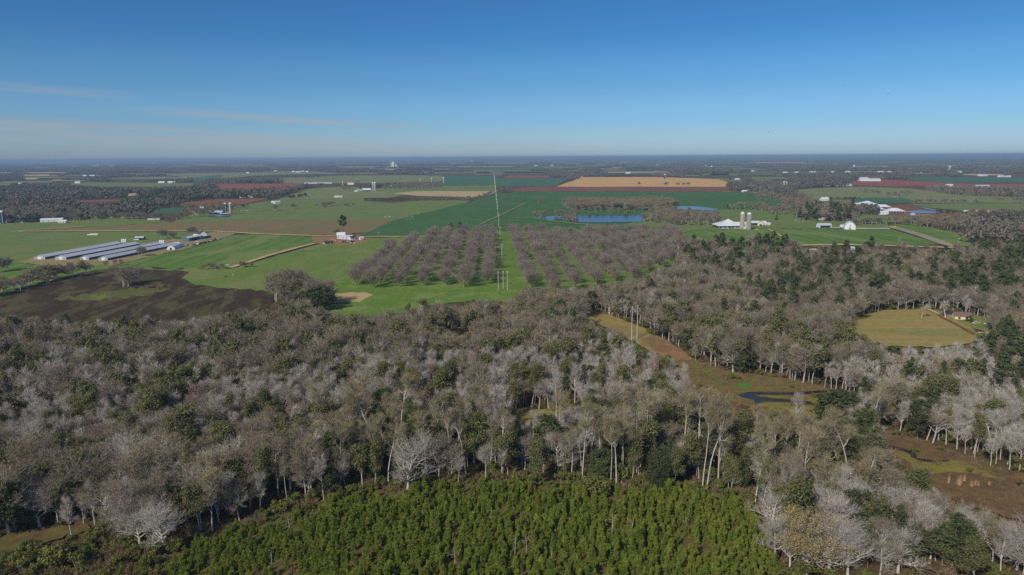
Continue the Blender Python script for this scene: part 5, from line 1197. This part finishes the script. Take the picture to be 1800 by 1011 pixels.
for i, x in enumerate((1316.5, 1318.5, 1320.3)): tractor(x, 400.6, 30 + 50 * i, B_redp, 'red tractor parked at the foot of the greyer tall silo, ' + ('on the left', 'in the middle', 'on the right')[i], 'red tractors by the silos')
car(1330.5, 403.8, 5, B_white, 'white car on the grass in front of the silo farm')
# barns by the gravel road
house('barn', 'low white barn with a grey metal roof left of the arched white barn', 'barn', 1448, 400, 0, 19, 11, 4, 2.6, B_white, B_roofg, wins=0, door=False, openside=True)
def gambrel(name, label, px, py, rz, L, w, h, wall, roof):
    t = empty(name, P(px, py), R(rz), label, 'barn'); k = w / 2
    pr = [(-k, 0), (k, 0), (k, h), (k * .86, h + k * .42), (k * .45, h + k * .8), (0, h + k * .98), (-k * .45, h + k * .8), (-k * .86, h + k * .42), (-k, h)]
    MB().prism(pr, -L / 2, L / 2).build('wall', wall, t)
    up = [(y * 1.05, z + .12) for y, z in pr[2:]]; m = MB()
    for a, b in zip(up, up[1:]): m.prism([a, b, (b[0], b[1] + .15), (a[0], a[1] + .15)], -L / 2 - .3, L / 2 + .3)
    m.build('roof', roof, t); MB().box((L / 2 + .04, 0, 1.8), (.1, 3.2, 3.6)).build('barn_door', B_grey, t); MB().box((-L / 2 - .04, 0, 1.8), (.1, 3.2, 3.6)).build('barn_door', B_grey, t); MB().box((-L / 2 - .05, 0, h + 1.8), (.1, 1.4, 1.4)).build('loft_window', B_glass, t)
gambrel('arched_barn', 'white barn with a round arched roof beside the white fence', 1493.5, 403, 66, 20, 15, 4.0, B_white, B_roofw)
house('shed_wing', 'blue grey roofed shed joined to the left of the arched white barn', 'shed', 1485, 399.5, 20, 12, 8, 3.2, 1.6, B_white, B_roofg, wins=1)
house('cottage', 'cream cottage under the trees of the dark grove', 'house', 1444.5, 386.5, 0, 13, 8, 3, 2.2, B_cream, B_roofw, wins=3)
def fence(a, b, n, lab, hgt=1.5):
    p, q = P(*a), P(*b); L = np.hypot(*(q - p)[:2]); t = empty('paddock_fence', p, math.atan2(q[1] - p[1], q[0] - p[0]), lab, 'fence')
    for i in range(n + 1): MB().box((L * i / n, 0, hgt * .5), (.2, .2, hgt)).build('post', B_white, t)
    for z in (.45, .85, 1.3): MB().box((L / 2, -.13, z), (L, .05, .22)).build('rail', B_white, t)
fence((1459, 400.8), (1481, 401.3), 9, 'white rail fence between the low barn and the arched barn'); fence((1503, 402.3), (1564, 402.7), 24, 'long white rail fence running from the arched barn to the gravel road')
for i in range(5): tractor(1456 + i * 5.5, 402.2, RNG.uniform(0, 360), (B_redp, B_dark, B_redp, B_grey, B_dark)[i], ('red', 'dark', 'rust red', 'grey', 'black')[i] + ' tractor in front of the fence between the white barns', 'tractors by the white barns')
t = truck(1570, 400.2, 12, B_yel, B_yel, 'yellow truck at the head of the gravel road', None, 9.5)
tractor(1603.5, 407.5, 20, B_yel, 'small yellow tractor on the green triangular field')
# the dairy
def dairy(px, py, w, d, eh, rh, rz, lab, k=.5):
    t = empty('dairy_barn', P(px, py), R(rz), lab, 'barn', 'white roofed dairy barns'); m = MB()
    a = [(-w / 2, -d / 2), (w / 2, -d / 2), (w / 2, d / 2), (-w / 2, d / 2)]; r0, r1 = (-w / 2 * k, 0, eh + rh), (w / 2 * k, 0, eh + rh)
    e = [(x, y, eh) for x, y in a]
    m.face([e[0], e[1], r1, r0]); m.face([e[1], e[2], r1]); m.face([e[2], e[3], r0, r1]); m.face([e[3], e[0], r0]); m.build('roof', B_roofw, t)
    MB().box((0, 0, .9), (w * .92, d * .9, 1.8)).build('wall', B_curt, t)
    for x in np.linspace(-w * .46, w * .46, 7):
        for y in (-d * .46, d * .46): MB().box((x, y, eh / 2), (.4, .4, eh)).build('post', B_white, t)
dairy(1523, 364, 44, 48, 5, 8, -8, 'largest white hip roofed dairy barn, at the back of the dairy', .1); dairy(1548, 367.2, 34, 22, 4.5, 4.5, -12, 'white hip roofed dairy barn just right of the largest one', .5)
dairy(1535, 370.8, 38, 16, 4, 3.5, -4, 'low white dairy barn in front of the largest one', .6); dairy(1571, 374.5, 34, 24, 4.2, 5.5, -8, 'white hip roofed dairy barn nearest the lagoon', .3)
house('milking_parlour', 'white gabled milking parlour at the front of the dairy', 'barn', 1551, 377, -12, 18, 10, 4, 2.2, B_white, B_roofw, wins=3, gabledoor=3); house('low_shed', 'low grey shed at the left front of the dairy', 'shed', 1516, 372.5, 0, 22, 8, 3, 1.4, B_grey, B_roofg, wins=0, door=False, openside=True)
t = empty('storage_tank', P(1604.5, 382), 0, 'round grey steel tank beside the cattle lot', 'tank'); MB().lathe([(4.6, 0), (4.6, 6.5)], n=28).build('wall', B_steel, t); MB().lathe([(4.7, 6.5), (.3, 7.7), (.05, 7.75)], n=28).build('lid', B_roofg, t); MB().tube((4.7, -.5, 0), (4.7, -.5, 6.6), .12).build('ladder', B_ins, t)
# houses and yards
house('white_house', 'small white house alone on the lawn left of the dairy', 'house', 1449, 353, 10, 17, 13, 4.5, 4, B_white, B_roofw, wins=3); house('low_shed', 'small white shed on the lawn right of the small white house', 'shed', 1480, 357.8, -15, 10, 6, 2.6, 1.4, B_white, B_roofw, wins=1)
house('white_house', 'two storey white house in the cluttered dirt farmyard', 'house', 600, 419.5, 12, 11, 9, 5.4, 3.2, B_white, B_roofw, wins=3, chimney=True); house('house_wing', 'lower white wing right of the cluttered farmhouse', 'house', 611, 420.5, -6, 15, 8, 3.2, 2.2, B_white, B_roofg, wins=3); house('house_wing', 'small white gabled shed at the right of the cluttered farmhouse', 'shed', 619.5, 421.5, 40, 8, 6, 3, 2, B_white, B_roofd, wins=1)
house('low_shed', 'dark roofed shed at the left of the cluttered farmyard', 'shed', 578, 428.5, -10, 9, 6, 2.6, 1.3, B_grey, B_roofd, wins=0, openside=True); house('low_shed', 'small white shed on the grass right of the cluttered farm', 'shed', 635, 422, 30, 5, 5, 2.8, 1.5, B_white, B_roofg, wins=1)
for i, (x, y, mt, lab) in enumerate([(570, 428.8, B_white, 'white car left of the dark roofed shed in the cluttered farmyard'), (585, 422, B_cream, 'cream car on the red dirt left of the cluttered farmhouse'), (592, 423, B_cream, 'tan car just before the cluttered farmhouse'), (624, 427.5, B_white, 'white car on the grass in front of the cluttered farm'), (616, 427, B_cream, 'pale car at the front edge of the cluttered yard')]): car(x, y, 30 * i, mt, lab)
for i in range(7): (tractor if i % 2 else truck)(600 + i * 3.3, 426.2 + .5 * (i % 2), 40 * i, *((mats[i],) if i % 2 else (mats[i], B_grey)), nm[i] + ' old ' + ('tractor' if i % 2 else 'truck') + ' among the clutter before the white farmhouse', 'old machines in the cluttered yard')
house('white_house', 'white house half hidden behind the orchard trees', 'house', 789, 421, 10, 13, 8, 3.4, 2.4, B_white, B_roofg, wins=3)
house('barn', 'long white barn with a pale roof left among the brown trees', 'barn', 92, 390, 22, 34, 12, 4, 2.4, B_white, B_roofw, wins=4); house('white_house', 'small white house right of the long white barn at left', 'house', 111, 392, 10, 13, 9, 3.2, 2, B_cream, B_roofw, wins=2); house('low_shed', 'long low dark shed beside the silo at the left edge', 'shed', 28, 391.5, 0, 30, 9, 3, 1.6, B_grey, B_roofd, wins=0, openside=True); car(39, 392.3, 0, B_white, 'white car in front of the low dark shed at left')
house('white_shed', 'narrow white shed standing alone behind the fallow field', 'shed', 219, 382.5, 60, 6, 5, 6, 2, B_white, B_roofw, wins=0); house('low_shed', 'small grey shed in front of the brown tree row', 'shed', 247, 385, 20, 9, 7, 3.2, 2, B_grey, B_roofg, wins=1); house('low_shed', 'long thin pale shed at the edge of the brown fallow', 'shed', 271, 386.6, 0, 22, 5, 1.8, .6, B_cream, B_roofw, wins=0, door=False)
house('barn', 'wide grey barn below the twin silos', 'barn', 380, 376.5, 0, 28, 14, 3.6, 3, B_grey, B_roofg, wins=0, openside=True); house('low_shed', 'low open shed between the twin silos and their pond', 'shed', 396, 377.8, 5, 18, 7, 2.6, 1, B_grey, B_roofg, wins=0, openside=True); house('white_house', 'white gabled house behind the grey barn of the twin silo farm', 'house', 385, 371.5, -62, 12, 9, 4, 4, B_white, B_roofd, wins=2)
house('cream_house', 'cream house among yard trees left of the twin silos', 'house', 347, 376.5, 15, 18, 10, 4, 3, B_cream, B_roofw, wins=3); house('cream_house', 'small tan house behind the cream one at the twin silo farm', 'house', 354, 368, 10, 12, 8, 3, 2.4, B_cream, B_roofw, wins=2)
house('cream_house', 'cream house with a pale gable in the left woods', 'house', 195, 366.5, 20, 22, 12, 5, 4, B_cream, B_roofw, wins=3); house('barn', 'pale roofed shed in the left woods', 'shed', 119, 364.5, 5, 24, 10, 3.4, 2, B_grey, B_roofw, wins=0)
for i, (x, y) in enumerate(((157, 366.3), (174, 366.8), (140, 366))): house('shed', ('middle', 'right', 'left')[i] + ' one of three tiny white sheds in a line in the left woods', 'shed', x, y, 10, 8, 6, 3, 1.6, B_white, B_roofw, None, 0, False, detail=False)
house('white_house', 'small white house by the tan clearing in the left woods', 'house', 191, 346.5, 0, 20, 11, 4, 3, B_white, B_roofw, wins=2); house('white_shed', 'tiny white shed left of the house by the tan clearing', 'shed', 173.5, 347, 0, 9, 7, 4, 2, B_white, B_roofw, wins=0, detail=False)
house('trailer', 'white trailer alone on the pale grazed pasture', 'trailer', 592.5, 347, 4, 15, 6, 3.6, 1, B_white, B_roofw, wins=3); house('trailer', 'smaller white trailer just right of the first on the pale pasture', 'trailer', 600, 347, 4, 6, 5, 3, 1, B_white, B_roofw, wins=1)
house('white_house', 'white gabled house at the end of the red brown field', 'house', 487, 358, 40, 14, 9, 4, 3, B_white, B_roofg, wins=2, detail=False); house('white_shed', 'small pale shed left of the gabled house by the red brown field', 'shed', 481, 357, 0, 9, 7, 3, 2, B_cream, B_roofw, detail=False); house('trailer', 'long white trailer at the wood edge behind the twin silos', 'trailer', 428, 347.8, 0, 20, 6, 3, 1, B_white, B_roofw, detail=False); house('white_house', 'white house right of the long trailer at the wood edge', 'house', 441, 347.6, 0, 14, 9, 4, 2.6, B_white, B_roofw, detail=False)
house('barn', 'white roofed barn at the foot of the paired far silos', 'barn', 645, 336.6, 5, 26, 16, 5, 5, B_grey, B_roofw, wins=0, openside=True); house('low_shed', 'low grey shed left of the barn under the paired far silos', 'shed', 632, 336, 0, 18, 9, 3, 2, B_grey, B_roofg, detail=False); house('trailer', 'short white trailer far left of the paired silos', 'trailer', 625.7, 337, 0, 10, 5, 2.6, 1, B_white, B_roofw, detail=False)
house('white_house', 'far white house in front of the brown grove', 'house', 688, 328.6, 0, 18, 10, 4, 3, B_white, B_roofg, detail=False); house('white_shed', 'far narrow white shed left of the house by the brown grove', 'shed', 682.5, 329, 0, 6, 6, 9, 3, B_white, B_roofw, detail=False); house('white_house', 'far pale house left of the dark silo beyond the pasture', 'house', 617, 324.8, 0, 26, 14, 5, 3, B_cream, B_roofw, detail=False)
house('low_shed', 'long pale greenhouse like shed at the edge of the far red field', 'shed', 560, 323, 0, 120, 14, 4, 2, B_roofg, B_roofg, detail=False); house('low_shed', 'long pale shed in the hedge below the far red field', 'shed', 366, 331.7, 0, 60, 12, 5, 3, B_roofg, B_roofg, detail=False)
house('white_house', 'white house at the corner of the dark crop and the tan road', 'house', 1309, 338, 10, 16, 10, 4, 2.6, B_white, B_roofw, wins=2); house('cream_house', 'cream house among blossom at the corner of the dark crop', 'house', 1294, 335.5, 0, 16, 11, 4.5, 3, B_cream, B_roofb, wins=2)
house('glasshouse', 'wide grey greenhouse roofs at the left end of the red field at right', 'greenhouse', 1471, 327, 0, 95, 30, 4, 3, B_roofg, B_roofg, detail=False); house('glasshouse', 'smaller grey greenhouse left of the wide one by the red field', 'greenhouse', 1447, 325.5, 0, 40, 20, 4, 3, B_roofg, B_roofg, detail=False)
house('barn', 'big white roofed barn on the far red field', 'barn', 1528, 318.5, -6, 80, 30, 6, 5, B_white, B_roofw, detail=False); house('barn', 'smaller white barn left of the big one on the far red field', 'barn', 1518, 315.8, 0, 34, 20, 6, 4, B_white, B_roofw, detail=False); house('barn', 'dark arched barn in the far wood at right', 'barn', 1725, 330, 8, 50, 16, 5, 4, B_grey, B_roofg, detail=False)
house('white_house', 'far pale house behind the wood under the red field at right', 'house', 1668, 328, 0, 22, 12, 5, 3, B_white, B_roofw, detail=False)
# right hand cottage and its scrap yard
house('cottage', 'tan cottage with a brown roof beside the hayfield lawn', 'house', 1690, 561.5, -18, 10, 7, 2.9, 2.0, B_cream, B_roofb, wins=2, chimney=True)
house('low_shed', 'dark roofed long shed behind the tan cottage', 'shed', 1681, 556.5, 2, 15, 6, 2.4, 1.2, B_grey, B_roofd, wins=2); house('trailer', 'grey roofed trailer among bare trees above the hayfield', 'trailer', 1751, 527.5, -3, 19, 6, 2.8, 1.2, B_grey, B_roofg, wins=3); house('trailer', 'pale trailer at the right edge above the golden field', 'trailer', 1791, 515.3, 0, 12, 5, 2.6, 1, B_cream, B_roofw, wins=2)
for i, (x, y, rz, lab) in enumerate([(1729, 590.5, -35, 'leftmost white pickup in the line of vehicles below the lawn'), (1735.5, 592.5, -20, 'second white pickup from the left in the line of vehicles below the lawn'), (1741.5, 593.5, -10, 'third white pickup from the left in the line of vehicles below the lawn'), (1748, 593, 15, 'white pickup at the right end of the line of vehicles below the lawn'),
                                     (1770, 592.5, 20, 'lone white pickup between the vehicle line and the long white trailer'), (1775, 590.8, 4, 'white pickup at the left end of the far pair by the dense pines'), (1783, 590.2, 2, 'white pickup at the right end of the far pair by the dense pines')]): truck(x, y, rz, B_white, B_white, lab, 'white pickups below the lawn', 5.6)
for i, (x, y, rz, mt, lab) in enumerate([(1686, 548.5, 20, B_white, 'white car behind the tan cottage'), (1716, 569.3, 10, B_white, 'white car on the lawn right of the small dark bush'), (1736, 571, -20, B_white, 'white car at the right end of the lawn'), (1719, 585, 0, B_redp, 'red car at the corner of the hayfield'), (1741, 525.5, 0, B_white, 'white car left of the grey roofed trailer')]): car(x, y, rz, mt, lab)
for x, y, rz, lab in [(1427, 444, 10, 'pale house among pines left of the roadside row'), (1493, 440, 5, 'white house in the roadside row'), (1297, 441, 0, 'cream house hidden in the mixed trees below the silo farm'), (1600, 450.5, 0, 'white trailer in the brown wood left of the road end'), (1234, 432, 15, 'grey house beside the blossom tree at the orchard corner')]: house('white_house', lab, 'house', x, y, rz, 10, 7, 2.6, 1.6, B_cream if 'grey' not in lab else B_grey, B_roofg if 'cream' not in lab else B_roofb, wins=2)
# tiny white buildings of the far country
far_w = [(36,324),(53,324),(137,321.5),(150,309),(163,309.2),(285,321),(300,321),(306,320.8),(364,322.5),(376,322.8),(381,322.6),(436,304),(484,300.8),(516,302),(524,302.6),(532,301.5),(540,302),(577,300.7),(942,291),(970,291),(990,311.5),(1000,311.2),(1020,311),(1104,304.6),(1156,290),(1175,290),(1182,306.5),(1200,306),(1207,305.8),(1163,298.3),(1170,298),
         (1322,301),(1296,315.5),(1308,316),(1380,303.8),(1400,303.5),(1428,303.5),(1464,303),(1490,302.5),(1548,302.5),(1563,302.5),(1584,302.8),(1600,302.6),(1615,303.3),(1687,303),(1722,309),(1730,309.2),(1760,310.8),(1772,311),(1452,319.5),(1463,319),(1480,319),(1700,372.5),(1718,372),(1735,372),(1241,291.5)]
for x, y in far_w:
    q = P(x, y); d = np.hypot(*q[:2]); k = min(1.0, d / 4200)
    house('far_building', 'tiny white far building among the hazy woods', 'building', x, y + .6, RNG.uniform(-20, 20), RNG.uniform(14, 40) * k, RNG.uniform(9, 16) * k, 4.5 * k + 1, 3 * k, B_white, B_roofw, 'tiny white far buildings', detail=False)
for x, y, r, lab in [(1501, 297, 9, 'white water tower over the hazy woods above the red field'), (1669, 299, 8, 'white water tower further right over the hazy woods'), (1251, 297.5, 8, 'small white water tower above the orange stubble'), (830, 287.5, 14, 'far white water tower near the horizon above the pole line')]:
    q = P(x, y); t = empty('water_tower', q, 0, lab, 'water tower'); H_ = np.hypot(*q[:2]) * 4.5 / 1200
    MB().lathe([(.3, H_ - r * .9), (r * .8, H_ - r * .55), (r, H_), (r * .8, H_ + r * .6), (.3, H_ + r * .85)], n=20).build('tank', B_dome, t, True); MB().tube((0, 0, 0), (0, 0, H_), r * .2).build('shaft', B_dome, t)
    for k in range(5): MB().tube((r * math.cos(k * 1.257), r * math.sin(k * 1.257), 0), (r * .8 * math.cos(k * 1.257), r * .8 * math.sin(k * 1.257), H_ - r * .2), r * .06).build('leg', B_ins, t)
# cement works near the horizon
q = P(692, 293.2); t = empty('cement_works', q, 0, 'pale cement works with a tall stack near the horizon', 'factory'); u = .95 * np.hypot(*q[:2]) / 1200
MB().lathe([(u * .6, 0), (u * .4, u * 11)], (-u * 4.6, 0, 0), 14).build('stack', B_white, t)
MB().box((-u * 1.2, 0, u * 3.6), (u * 3.4, u * 3, u * 7.2)).box((-u * 1.0, 0, u * 8), (u * 2.2, u * 2, u * 2)).build('preheater_tower', B_dome, t)
MB().tube((-u * .4, 0, u * 9.5), (u * 4.4, 0, u * 2.2), u * .4).build('conveyor', B_roofw, t)
for x in (3.2, 5.0): MB().lathe([(u * .8, 0), (u * .8, u * 3), (u * .1, u * 3.6)], (u * x, 0, 0), 14).build('store_silo', B_white, t)
MB().box((-u * 8, 0, u * .6), (u * 6, u * 3, u * 1.2)).box((u * 9, 0, u * .8), (u * 4.5, u * 3, u * 1.6)).build('hall', B_conc, t); MB().box((-u * 1, -u * 3, u * .7), (u * 5, u * 2, u * 1.4)).build('hall', B_cream, t)
q = P(270, 289.3); t = empty('plant_works', q, 0, 'small pale works on the left horizon', 'factory'); u = np.hypot(*q[:2]) / 1200
MB().lathe([(u * .6, 0), (u * .6, u * 3.4), (u * .1, u * 3.8)], (u * .6, 0, 0), 12).build('tower', B_white, t); MB().box((-u * 1.5, 0, u * .7), (u * 4, u * 3, u * 1.4)).box((u * 9, 0, u * .5), (u * 10, u * 3, u * 1)).build('hall', B_white, t); MB().box((u * .0, 0, u * 1.2), (u * 2, u * 2, u * 2.4)).build('hall', B_conc2, t)
# pole line
def pole(q, h, label, rz, grp, r=.3, arm=3.4):
    t = empty('utility_pole', q, rz, label, 'utility pole', grp); MB().tube((0, 0, 0), (0, 0, h), r, r * .7, 10).build('pole', B_wood, t)
    MB().box((0, -.22, h - 1.1), (arm, .16, .2)).build('crossarm', B_wood, t)
    for x in (-arm * .44, 0.1 * arm, arm * .44): MB().lathe([(.05, 0), (.13, .1), (.08, .3), (.13, .42), (.03, .55)], (x, -.22, h - 1.0), 8).build('insulator', B_ins, t)
pa, pb = P(882.5, 460)[:2], P(868.4, 309.5)[:2]; sp_ = 182.0; Lp = np.hypot(*(pb - pa)); n = int(Lp / sp_)
for i in range(n + 1):
    q = pa + (pb - pa) * (i * sp_ / Lp)
    # the line bows slightly as in the survey: it leaves the orchard a little to the right
    lab = ['pale utility pole in the grass lane of the orchard', 'pale utility pole where the lane leaves the orchard', 'pale utility pole at the near edge of the dark crop', 'pale utility pole in the middle of the dark crop'][i] if i < 4 else 'pale utility pole in the long line across the far fields'
    pole((q[0], q[1], 0), 19 if i < 2 else 22, lab, 0, 'utility poles in a straight line' if i >= 4 else None, .32 + .02 * i)
for i, (x, y, h) in enumerate(((876, 511, 16.5), (884.5, 508, 15.5), (892, 510.5, 16.5))): pole(P(x, y), h, ('left', 'middle', 'right')[i] + ' pole of three standing abreast at the mouth of the orchard lane', .1, 'three poles abreast', .26, 1.2)
a, b = P(1110, 599), P(1119.6, 597); d = b - a; L = np.hypot(*d[:2]); t = empty('twin_pole_pylon', a, math.atan2(d[1], d[0]), 'twin wooden pole pylon with a crossarm standing on the mown strip', 'pylon')
H_ = 21.5
for x in (0, L): MB().tube((x, 0, 0), (x, 0, H_), .27, .2, 12).build('pole', B_wood, t)
MB().box((L / 2, -.3, H_ - 2.3), (L + 3.4, .16, .3)).build('crossarm', B_wood, t)
for x in (-1.6, L / 2, L + 1.6): MB().lathe([(.06, 0), (.17, -.3), (.1, -.6), (.17, -.9), (.1, -1.2), (.05, -1.5)], (x, -.3, H_ - 2.45), 8).build('insulator', B_ins, t)
for s in (0, 1): MB().tube((s * L, -.1, H_ - 5), (L / 2, -.25, H_ - 2.5), .07).build('brace', B_wood, t)
for x, y, h, lab in [(1684, 431, 9, 'short utility pole beside the foot of the gravel road'), (1580, 426, 6, 'small post standing in the bright crop before the gravel road'), (665.5, 413.8, 5, 'dark gate post at the corner of the fallow field')]: pole(P(x, y), h, lab, 0, None, .14)
# cattle
def cow_mesh(name, mat):
    b = bmesh.new(); rings = []
    for x, z, rw, rh in ((-1.05, 1.15, .08, .12), (-.98, 1.12, .3, .3), (-.5, 1.05, .36, .4), (.1, 1.0, .4, .44), (.6, 1.05, .34, .42), (.9, 1.2, .2, .28), (1.15, 1.38, .15, .19), (1.35, 1.42, .14, .16), (1.62, 1.22, .09, .1), (1.68, 1.16, .04, .05)):
        rings.append([b.verts.new((x, rw * math.cos(k * .7854), z + rh * math.sin(k * .7854))) for k in range(8)])
    for p, q in zip(rings, rings[1:]):
        for k in range(8): b.faces.new((p[k], p[(k + 1) % 8], q[(k + 1) % 8], q[k]))
    for x, y in ((-.75, .22), (-.75, -.22), (.62, .2), (.62, -.2)):
        pr = []
        for z, r, dx in ((1.0, .15, 0), (.62, .1, -.05 if x < 0 else 0), (.3, .06, .02), (0, .07, 0)): pr.append([b.verts.new((x + dx + r * math.cos(k * 1.047), y + r * math.sin(k * 1.047), z)) for k in range(6)])
        for p, q in zip(pr, pr[1:]):
            for k in range(6): b.faces.new((p[k], p[(k + 1) % 6], q[(k + 1) % 6], q[k]))
    for s in (-1, 1): b.faces.new([b.verts.new(v) for v in ((1.3, s * .13, 1.52), (1.24, s * .34, 1.5), (1.34, s * .2, 1.44))])
    bmesh.ops.recalc_face_normals(b, faces=b.faces); me = bpy.data.meshes.new(name); b.to_mesh(me); b.free(); me.materials.append(mat); return me
CW = [cow_mesh('cow', m) for m in (B_cwht, B_cblk, B_cbrn)]
def cows(pts, c, lab, grp):
    for x, y in pts:
        o = mobj('cow', CW[c]); o.location = P(x, y); o.rotation_euler.z = RNG.uniform(0, 6.28); o.scale = (1.05,) * 3; tag(o, lab, 'cow', grp)
cows([(684 + RNG.normal() * 4, 383 + RNG.normal()) for _ in range(4)] + [(724, 382.5), (727, 385.5), (721, 386.5), (716, 387)], 0, 'white cow grazing near the fence line left of the dark crop', 'white cows by the dark crop')
cows([(424 + i * 1.9 + RNG.normal() * .5, 371.5 - i * .1) for i in range(8)], 0, 'white cow on the pasture right of the twin silos', 'white cows right of the twin silos')
cows([(450, 372.3), (455, 373), (459, 372), (463, 371.6), (466, 371), (471, 370.6), (476, 370.4)], 1, 'black cow in the line on the rolling pasture', 'black cows on the rolling pasture')
cows([(1612 + RNG.uniform(0, 32), 378.5 + RNG.uniform(0, 4)) for _ in range(20)], 0, 'white cow on the muddy lot beside the steel tank', 'white cows on the muddy lot')
cows([(1612 + RNG.uniform(0, 32), 378.5 + RNG.uniform(0, 4)) for _ in range(8)], 2, 'brown cow on the muddy lot beside the steel tank', 'brown cows on the muddy lot')
cows([(1537 + RNG.uniform(0, 14), 375.5 + RNG.uniform(0, 2)) for _ in range(6)], 0, 'white cow in front of the dairy barns', 'white cows before the dairy')
for i, x in enumerate((397.5, 400, 402.5)): bin_(x, 469.2, .75, 2.6, ('left', 'middle', 'right')[i] + ' one of three pale green feeders on the mown field', 'pale green feeders', B_green)
t = MB().lathe([(1.5, .1), (1.6, .1), (1.6, 1.1), (1.5, 1.1)], n=18).build('bale_ring', B_redp); t.location = P(395, 487); tag(t, 'rusty ring feeder with hay on the green pasture', 'feeder')
t = MB().lathe([(.35, 0), (.4, .5), (.3, .55)], n=14).build('water_trough', B_white); t.location = P(410, 484); t.scale = (1.6, 1.6, 1.4); tag(t, 'small white trough right of the rusty ring feeder', 'trough')
# dry reeds on the marsh
for i, (x, y, w, h) in enumerate([(1667, 852, 1.0, 4.2), (1685, 856, 1.5, 5.2), (1688.5, 855, .9, 4.6), (1695, 849, .9, 3.6), (1707, 858, 1.1, 3.4), (1714, 856, .8, 3.0), (1719, 857, .7, 2.8), (1738, 856, .7, 2.6)]):
    rng = np.random.default_rng(300 + i); n = 90; p = np.stack([rng.normal(0, w * .2, n), rng.normal(0, w * .2, n), np.zeros(n)], 1); d = nrm(np.stack([rng.normal(0, .06, n), rng.normal(0, .06, n), np.ones(n)], 1))
    v, f = twigs(p, d, h * rng.uniform(.5, 1.05, n), np.full(n, .06), rng); o = mobj('reed_clump', np_mesh('reed_clump', v, [f], [B_reed])); o.location = P(x, y)
    tag(o, ['leftmost dry orange reed clump on the brown marsh, set apart from the rest', 'tallest dry orange reed clump on the brown marsh', 'narrow reed clump touching the tallest one', 'short reed clump behind and right of the tallest one', 'first of three low reed clumps at the right of the marsh group', 'middle one of three low reed clumps at the right of the marsh group', 'last of three low reed clumps at the right of the marsh group', 'small far right reed clump alone on the brown marsh'][i], 'reeds', 'dry reeds on the marsh')
# birds, high over the fields at right
def bird(px, py, dist, lab, rz):
    d = Fw + (px - CX) / F * Rr + (CY - py) / F * Ur; q = np.array([0, 0, CAMH]) + d * dist
    m = MB().lathe([(.01, -.32), (.07, -.15), (.1, .05), (.06, .2), (.05, .28), (.01, .36)], n=8)
    for s in (-1, 1):
        m.face([(0, 0, -.1), (0, 0, .14), (s * .45, .16, .1), (s * .45, .16, -.12)]); m.face([(s * .45, .16, -.12), (s * .45, .16, .1), (s * .95, .06, -.16)])
    m.face([(-.03, 0, -.3), (.03, 0, -.3), (.13, 0, -.5), (-.13, 0, -.5)])
    o = m.build('bird', B_bird); o.location = q; o.rotation_euler = (R(90), 0, R(rz)); tag(o, lab, 'bird', 'birds in the sky')
for a in ((1561, 165, 330, 'dark bird highest of those at the right of the sky', 40), (1351, 231.5, 340, 'dark bird lowest over the horizon, right of a fainter one', 80), (1291.5, 225, 480, 'small faint bird left of the lowest one', 20), (1482, 150.5, 520, 'faint bird between the highest one and the middle of the sky', 60), (1176.5, 160.5, 560, 'faint bird alone near the middle of the sky', 120)): bird(*a)

# ------------------------------------------------------------------ the air
n = NT('haze'); v = n.n('ShaderNodeVolumePrincipled'); v.inputs['Color'].default_value = (.54, .76, 1.0, 1); v.inputs['Density'].default_value = 8.5e-5; v.inputs['Anisotropy'].default_value = .0
n.t.links.new(v.outputs[0], n.out.inputs['Volume'])
top = max(CAMH + 8, 112.0)
o = MB().box((0, 20000, (top - 1.5) / 2), (90000, 46000, top + 1.5)).build('haze', n.m); tag(o, 'thin bluish haze over the whole plain', 'haze', kind='stuff')
